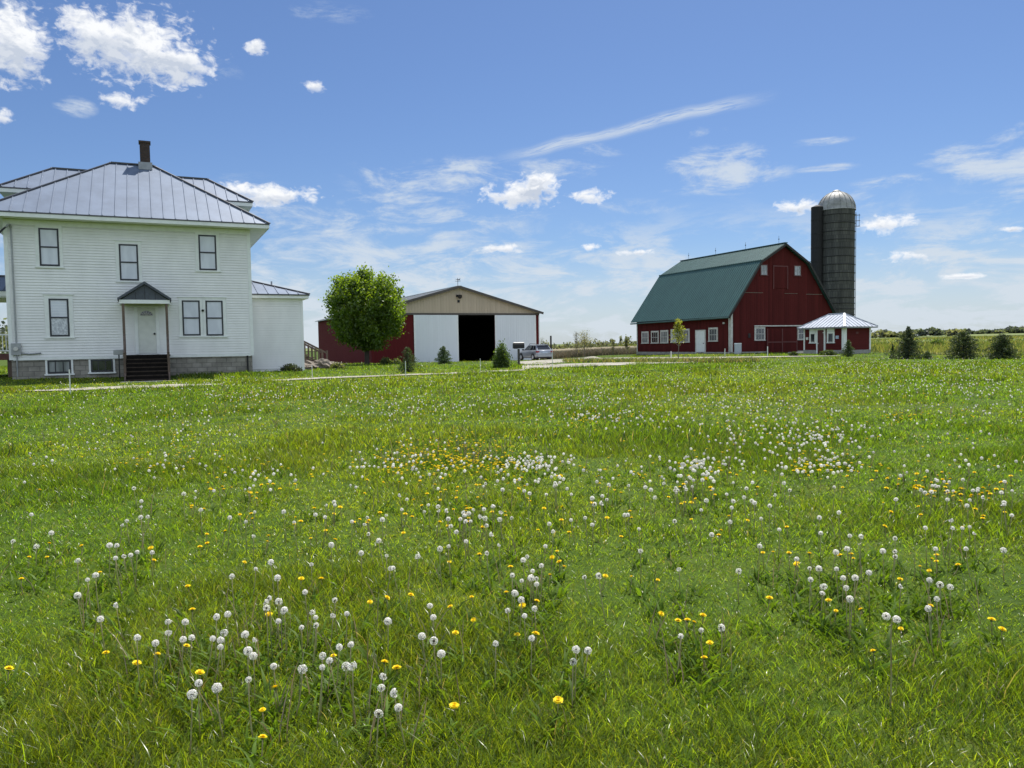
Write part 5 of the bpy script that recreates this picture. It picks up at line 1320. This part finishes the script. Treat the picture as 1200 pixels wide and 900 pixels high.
# ------------------------------------------------------------------ dandelions
def head_mesh(kind, seed):
    """seed head (full, thinning or half blown) or flower head, centred on the stem tip"""
    g = np.random.default_rng(seed)
    V, T, C, o = [], [], [], 0
    def push(v, t, c):
        nonlocal o
        V.append(v); T.append(np.asarray(t) + o); C.append(np.broadcast_to(np.array(c, float), v.shape)); o += len(v)
    if kind == 'flower':
        for ring, (n, r, tilt, z) in enumerate(((22, .0205, .10, .002), (18, .0165, .35, .004), (14, .011, .75, .005))):
            for k in range(n):
                a = 2 * math.pi * (k + .5 * ring) / n + g.normal() * .06; rr = r * (.9 + .2 * g.random()); w = .0034
                d = np.array([math.cos(a) * math.cos(tilt), math.sin(a) * math.cos(tilt), math.sin(tilt)]); s = np.array([-math.sin(a), math.cos(a), 0]) * w
                b = np.array([0, 0, z]); push(np.stack([b - s * .3, b + s * .3, b + d * rr * .8 + s, b + d * rr, b + d * rr * .8 - s]), [(0, 1, 2), (0, 2, 4), (4, 2, 3)], np.array([.88, .70, .016]) * (.85 + .25 * g.random()) if ring < 2 else np.array([.86, .62, .012]))
    else:
        n = {'clock': 280, 'thin': 165, 'half': 250}[kind]; r = .0152
        d = g.normal(size=(n, 3)); d /= np.linalg.norm(d, axis=1)[:, None]
        d = d[d[:, 2] > -.82]
        if kind == 'half': d = d[(d @ np.array([.7, -.4, .45])) < .35]
        for q in d:
            qq = q + g.normal(size=3) * .45; qq /= np.linalg.norm(qq); a = np.cross(qq, g.normal(size=3)); a /= np.linalg.norm(a); b = np.cross(qq, a); p = q * r * (.93 + .12 * g.random()); s = .0021 * (.8 + .4 * g.random())
            push(np.stack([p + q * .0012 + a * s, p + b * s * .9, p + q * .0012 - a * s, p - b * s * .9, p - q * .001]), [(0, 1, 4), (1, 2, 4), (2, 3, 4), (3, 0, 4)], np.array([.92, .91, .88]) * (.92 + .08 * g.random()))
            push(np.stack([q * .004, q * .004 + a * .0007, p]), [(0, 1, 2)], (.85, .84, .78))
    return np.concatenate(V), np.concatenate(T), np.concatenate(C)
def core_mesh(green):
    mb = MB(); mb.lathe([(.0, -.007), (.0045, -.0045), (.006, 0), (.0045, .0045), (.0, .006)], 8); return mb
M['stem'] = mat('dandelion_stem', (.27, .29, .11), .5, .3, 30, col2=(.24, .15, .09))
M['core'] = mat('seed_core', (.07, .06, .035), .8, .2, 30)
M['bract'] = mat('green_bract', (.06, .11, .025), .6, .2, 30)
def proto(kind, seed):
    """one dandelion of a kind, 1 m of stem scaled later: stem is the thing, head its part"""
    nm = 'dandelion_flower' if kind == 'flower' else 'dandelion_clock'
    V, T, C = head_mesh(kind, seed)
    st = MB(); g = random.Random(seed); bx, by = g.uniform(-.03, .03), g.uniform(-.03, .03)
    hgt = .11 if kind == 'flower' else .25
    pts = [(bx * (1 - t) ** 2, by * (1 - t) ** 2, hgt * t) for t in (0, .35, .7, 1)]
    st.tube(pts, [.0032, .0030, .0026, .0024], 6)
    s = st.build(nm, M['stem'], None, smooth=True)
    h = np_mesh('flower_head' if kind == 'flower' else 'seed_head', V, T, M['petal' if kind == 'flower' else 'fluff'], C, s); h.location = (0, 0, hgt)
    c = MB()
    if kind == 'flower': c.lathe([(.0, -.010), (.006, -.008), (.0075, -.002), (.004, .001)], 8)
    else: c = core_mesh(False)
    cr = c.build('bract' if kind == 'flower' else 'receptacle', M['bract' if kind == 'flower' else 'core'], h)
    return s, h, cr, hgt
PROTOS = {k: [proto(k, 100 + i * 7 + len(k)) for i in range(nv)] for k, nv in (('clock', 3), ('thin', 2), ('half', 2), ('flower', 4))}
used_proto = set()
W_FIX = [(105,680),(95,698),(138,709),(122,725),(156,749),(177,752),(194,740),(199,728),(215,728),(209,751),(217,749),(242,748),(259,751),(260,742),(251,759),(250,724),(264,720),(272,676),(298,667),(293,743),(298,750),(286,764),(299,767),(322,782),(288,798),(351,781),(374,769),(373,784),(221,811),(230,800),(252,806),
    (326,728),(353,734),(368,734),(374,724),(363,719),(336,716),(388,722),(393,759),(397,773),(310,706),(318,701),(327,704),(313,714),(365,662),(358,692),(389,702),(390,638),(147,610),(141,615),(167,606),(175,605),(129,639),(136,639),(137,654),(158,650),(91,657),(13,635),(65,624),(41,641),
    (409,757),(413,780),(405,780),(446,792),(446,806),(471,829),(438,837),(465,812),(508,751),(499,746),(516,767),(454,729),(407,720),(507,709),(509,723),(580,753),(622,749),(615,722),(629,712),(601,715),(602,695),(611,703),(627,685),(631,678),(620,678),(612,680),(602,675),(626,668),(636,664),(615,657),(622,651),
    (636,639),(584,639),(570,649),(673,761),(684,763),(669,777),(513,644),(454,652),(463,666),(424,648),(571,616),(534,624),(527,617),(599,606),(576,625),(544,633),(752,645),(749,619),(791,611),(796,747),(798,667),(647,623),(889,640),(934,655),(972,646),(996,628),(1010,629),(996,644),(982,666),(951,667),(961,667),
    (997,677),(993,688),(996,701),(965,687),(964,696),(1019,671),(1036,645),(1048,631),(1047,652),(1053,685),(1089,680),(1099,686),(1111,687),(1098,703),(1093,715),(1126,618),(1136,617),(1143,625),(1112,618),(820,737),(850,735),(958,605)]
Y_FIX = [(8,784),(124,766),(157,778),(185,767),(218,757),(227,715),(220,687),(34,653),(55,653),(307,832),(307,864),(319,807),(234,789),(316,720),(390,769),(451,776),(464,783),(532,828),(453,701),(434,706),(479,698),(529,712),(553,700),(556,726),(535,742),(594,695),(613,709),(630,705),(599,664),(644,674),(657,659),
    (608,744),(630,742),(654,820),(769,680),(793,728),(774,719),(562,650),(804,727),(811,729),(823,721),(831,754),(827,771),(902,701),(894,648),(907,647),(925,648),(931,662),(949,649),(986,651),(979,716),(1009,715),(971,704),(1025,763),(1077,664),(1091,655),(1097,658),(1089,669),(1122,662),(1055,679),(1090,710),(1163,726),(1171,737),(1038,617),(1056,737)]
# drifts seen in the photograph: centre, half size, how many clocks and flowers
DRIFTS = [(290,462,70,12,70,110),(400,470,90,18,60,90),(150,480,120,22,22,8),(90,520,90,30,16,10),(230,490,60,16,26,14),(215,535,50,20,16,26),(300,560,50,22,22,30),(160,545,14,8,1,7),(470,470,60,20,60,40),(580,470,90,14,90,25),(700,488,60,8,40,70),(700,460,90,18,90,40),
    (500,535,55,16,20,120),(560,540,50,10,12,110),(625,542,32,10,62,14),(545,520,40,10,4,60),(450,545,40,14,24,30),(600,560,60,16,24,22),(540,600,60,16,26,20),(390,605,60,14,8,8),(700,600,60,16,8,6),(260,595,80,14,6,6),(760,470,80,26,60,20),(700,560,70,24,26,10),(820,545,30,12,50,10),(870,500,60,24,60,40),
    (960,510,55,22,100,40),(965,545,45,10,40,44),(1060,488,18,5,2,24),(930,470,90,18,80,30),(1050,450,130,16,170,30),(1100,427,120,8,230,10),(1000,425,120,5,130,8),(900,432,110,10,90,24),(840,460,80,20,50,30),(760,440,90,8,40,26),(1130,480,70,20,34,14),(1090,570,40,14,12,34),(1150,580,50,18,16,22),(1140,540,50,20,10,6),
    (780,560,50,20,24,12),(850,580,60,20,24,10),(1160,450,60,14,50,8),(600,440,220,8,60,40),(350,445,160,6,50,40),(100,452,100,5,26,20)]
def build_dandelions():
    hw, hy = .24, .11
    W_, Y_ = list(W_FIX), list(Y_FIX)
    for cx, cy_, rx, ry, nw, ny in DRIFTS:
        for lst, n in ((W_, int(nw * (1.35 if cy_ < 560 else 1))), (Y_, int(ny * (1.25 if cy_ < 560 else 1)))):
            g = rng.normal(size=(n, 2)) * .62
            lst += [(cx + a * rx, cy_ + b * ry) for a, b in g]
    for lst, n in ((W_, 160), (Y_, 190)):
        for _ in range(n):
            lst.append((rng.uniform(20, 1240), 440 + 240 * rng.random() ** 1.5))
    for lst, n in ((W_, 60), (Y_, 40)):      # beside the picture too
        for _ in range(n): lst.append((rng.choice([-1, 1]) * rng.uniform(620, 800) + 600, 440 + 300 * rng.random() ** 1.5))
    def ground(lst, h, nfix):
        P = np.array(lst); hh = np.full(len(P), h) * (.75 + .45 * rng.random(len(P)))
        x, y = Gv(P[:, 0], np.maximum(P[:, 1], 419), hh)
        keep = (y > 2.2) & (y < 62) & free_of_things(x, y, False); keep[:nfix] = True
        return P[keep], x[keep], y[keep], hh[keep]
    anchors = [((225, 790), 'in the tall-stemmed clump below the farmhouse nearest the camera'), ((250, 740), 'in the loose drift below the farmhouse windows'), ((360, 720), 'in the drift below the farmhouse side room'), ((130, 640), 'in the small clump low in the lawn below the farmhouse steps'),
        ((60, 640), 'scattered in the short grass below the meter on the farmhouse'), ((440, 790), 'in the scattered group below the maple, close to the camera'), ((500, 740), 'in the thin group below the shed doorway'), ((450, 650), 'in the sparse grass below the maple'), ((625, 690), 'in the dense clump below the parked car'),
        ((560, 620), 'in the wide drift below the shed doors'), ((680, 765), 'in the close cluster of three below the gravel drive'), ((620, 745), 'standing apart under the dense clump below the car'), ((770, 650), 'in the thin grass below the green barn roof'), ((830, 735), 'in the small group below the red barn side wall'),
        ((900, 640), 'in the sparse drift below the barn gable'), ((990, 660), 'in the tall-stemmed drift below the silo'), ((1095, 695), 'in the dense cluster below the ragged spruce'), ((1125, 620), 'in the row of four below the broad spruce'), ((625, 545), 'in the packed white patch in mid lawn below the car'),
        ((500, 535), 'in the golden patch in mid lawn below the shed'), ((960, 545), 'in the mixed patch in mid lawn below the barn gable'), ((820, 545), 'in the pale patch in mid lawn below the barn side wall'), ((300, 570), 'in the mixed drift in mid lawn below the house side room'), ((200, 560), 'in mid lawn below the house steps'), ((1120, 575), 'in mid lawn below the outer spruces'), ((720, 580), 'in mid lawn below the gravel drive')]
    def phrase(p): return min(anchors, key=lambda a: (a[0][0] - p[0]) ** 2 + 1.6 * (a[0][1] - p[1]) ** 2)[1]
    adj = {'clock': 'round white dandelion clock', 'thin': 'thinning white dandelion clock', 'half': 'half-blown white dandelion clock', 'flower': 'open yellow dandelion flower'}
    far = {}
    for white, lst, h, nfix in ((True, W_, hw, len(W_FIX)), (False, Y_, hy, len(Y_FIX))):
        P, x, y, hh = ground(lst, h, nfix)
        inside = (P[:, 0] > 4) & (P[:, 0] < 1196) & (P[:, 1] < 895)
        order = np.argsort(np.where(inside, y, y + 1000)); near = order[:300]; rest = order[300:]
        for i in near:
            k = 'flower' if not white else random.choices(['clock', 'thin', 'half'], [.56, .24, .20])[0]
            s, hd, cr, sh = random.choice(PROTOS[k])
            if s.name not in used_proto:
                used_proto.add(s.name); a, b, c = s, hd, cr
            else:
                a = s.copy(); b = hd.copy(); c = cr.copy()
                for q in (a, b, c): COL.objects.link(q)
                b.parent = a; c.parent = b
            sc = hh[i] / sh; wide = (.74 + .46 * random.random()) * (1.0 if white else .92)
            a.location = (x[i], y[i], float(tz(x[i], y[i]))); a.rotation_euler = (random.gauss(0, .05), random.gauss(0, .05), random.random() * 6.28); a.scale = (1, 1, sc)
            b.scale = (wide, wide, wide / sc)
            b.rotation_euler = (random.gauss(0, .22), random.gauss(0, .22), 0)
            tag(a, adj[k] + ' ' + phrase(P[i]), 'dandelion', 'white dandelion clocks in the lawn' if white else 'yellow dandelion flowers in the lawn')
        far[white] = (x[rest], y[rest], hh[rest])
    # the small far ones: one mesh for the white, one for the yellow
    ico = bmesh.new(); bmesh.ops.create_icosphere(ico, subdivisions=1, radius=1); ico.verts.ensure_lookup_table()
    iv = np.array([v.co[:] for v in ico.verts]); it = np.array([[v.index for v in f.verts] for f in ico.faces]); ico.free()
    for white in (True, False):
        x, y, hh = far[white]; n = len(x)
        zz = tz(x, y) + hh * np.where(y > 20, .85, 1)
        r = (.0158 if white else .0175) * (.8 + .4 * rng.random(n))
        sh = np.array([1, 1, 1]) if white else np.array([1, 1, .42])
        V = (iv[None] * sh * r[:, None, None] + np.stack([x, y, zz], 1)[:, None]); T = it[None] + (np.arange(n) * len(iv))[:, None, None]
        c = (np.array([.86, .85, .80]) if white else np.array([.87, .68, .016])) * (.75 + .3 * rng.random((n, 1)))
        V, T, C = V.reshape(-1, 3), T.reshape(-1, 3), np.repeat(c, len(iv), 0)
        o_ = np_mesh('distant_dandelion_clocks' if white else 'distant_dandelion_flowers', V, T, M['fluff' if white else 'petal'], C)
        tag(o_, 'white dandelion clocks scattered over the far lawn' if white else 'yellow dandelion flowers scattered over the far lawn', None, None, 'stuff')
        far_xy.append((x, y))
    for L_ in PROTOS.values():
        for q in L_:
            if q[0].name not in used_proto:
                for o_ in q[:3]: bpy.data.objects.remove(o_)
far_xy = []
build_dandelions()
def build_tall_pair():
    # one very tall stem with two clocks, standing alone on the short turf
    b = G(1043, 838); d = b[1]; hgt = (838 - 722) * d / FOC * 1.02
    st = MB(); st.tube([(0, 0, -.02), (.004, 0, hgt * .4), (.0, 0, hgt * .8), (.005, 0, hgt)], [.0042, .0038, .0032, .0028], 6)
    s = st.build('dandelion_clock', M['stem']); s.location = b
    tag(s, 'very tall dandelion stem carrying two clocks close together, below the silo', 'dandelion', 'white dandelion clocks in the lawn')
    for dx, dz, sd_ in ((-.020, .008, 4), (.024, -.006, 9)):
        V, T, C = head_mesh('clock', sd_); h = np_mesh('seed_head', V, T, M['fluff'], C, s); h.location = (dx, 0, hgt + dz)
        core_mesh(False).build('receptacle', M['core'], h)
build_tall_pair()
def build_weeds():
    """flat broad dandelion leaves around the drifts, and spent bare stems"""
    px, py = [], []
    for cx, cy_, rx, ry, nw, ny in DRIFTS:
        n = int((nw + ny) * .9); g = rng.normal(size=(n, 2)) * .7; px += list(cx + g[:, 0] * rx); py += list(cy_ + g[:, 1] * ry)
    fx = np.array(W_FIX + Y_FIX, float)
    for _ in range(4): px += list(fx[:, 0] + rng.normal(size=len(fx)) * 8); py += list(fx[:, 1] + 40 + rng.normal(size=len(fx)) * 12)
    px, py = np.array(px), np.maximum(np.array(py), 425); x, y = Gv(px, py, .02)
    ok = (y > 2) & (y < 40) & free_of_things(x, y, False); x, y = np.repeat(x[ok], 5), np.repeat(y[ok], 5); n = len(x)
    x = x + rng.normal(size=n) * .03; y = y + rng.normal(size=n) * .03
    c = np.array([.085, .150, .012]) * (.6 + .8 * rng.random((n, 1)))
    v, t, cc = blades(x, y, .07 + .09 * rng.random(n), .011 + .011 * rng.random(n), .75 + .22 * rng.random(n), c, 3)
    o_ = np_mesh('dandelion_leaves', v, t, M['broad'], cc); tag(o_, 'broad dandelion leaves low in the lawn among the blooms', None, None, 'stuff')
    m = 1500; i = rng.integers(0, len(x), m); x, y = x[i] + rng.normal(size=m) * .08, y[i] + rng.normal(size=m) * .08
    ok = y < 24; x, y = x[ok], y[ok]; m = len(x)
    c = np.array([.26, .20, .12]) * (.6 + .6 * rng.random((m, 1))); k = rng.random(m) < .4; c[k] = np.array([.13, .17, .06])
    v, t, cc = blades(x, y, .16 + .14 * rng.random(m), np.full(m, .006) * np.maximum(1, y / 6), .15 + .5 * rng.random(m) ** 2, c, 3)
    o_ = np_mesh('spent_stems', v, t, M['dry'], cc); tag(o_, 'thin spent dandelion stems and straws in the lawn', None, None, 'stuff')
build_weeds()
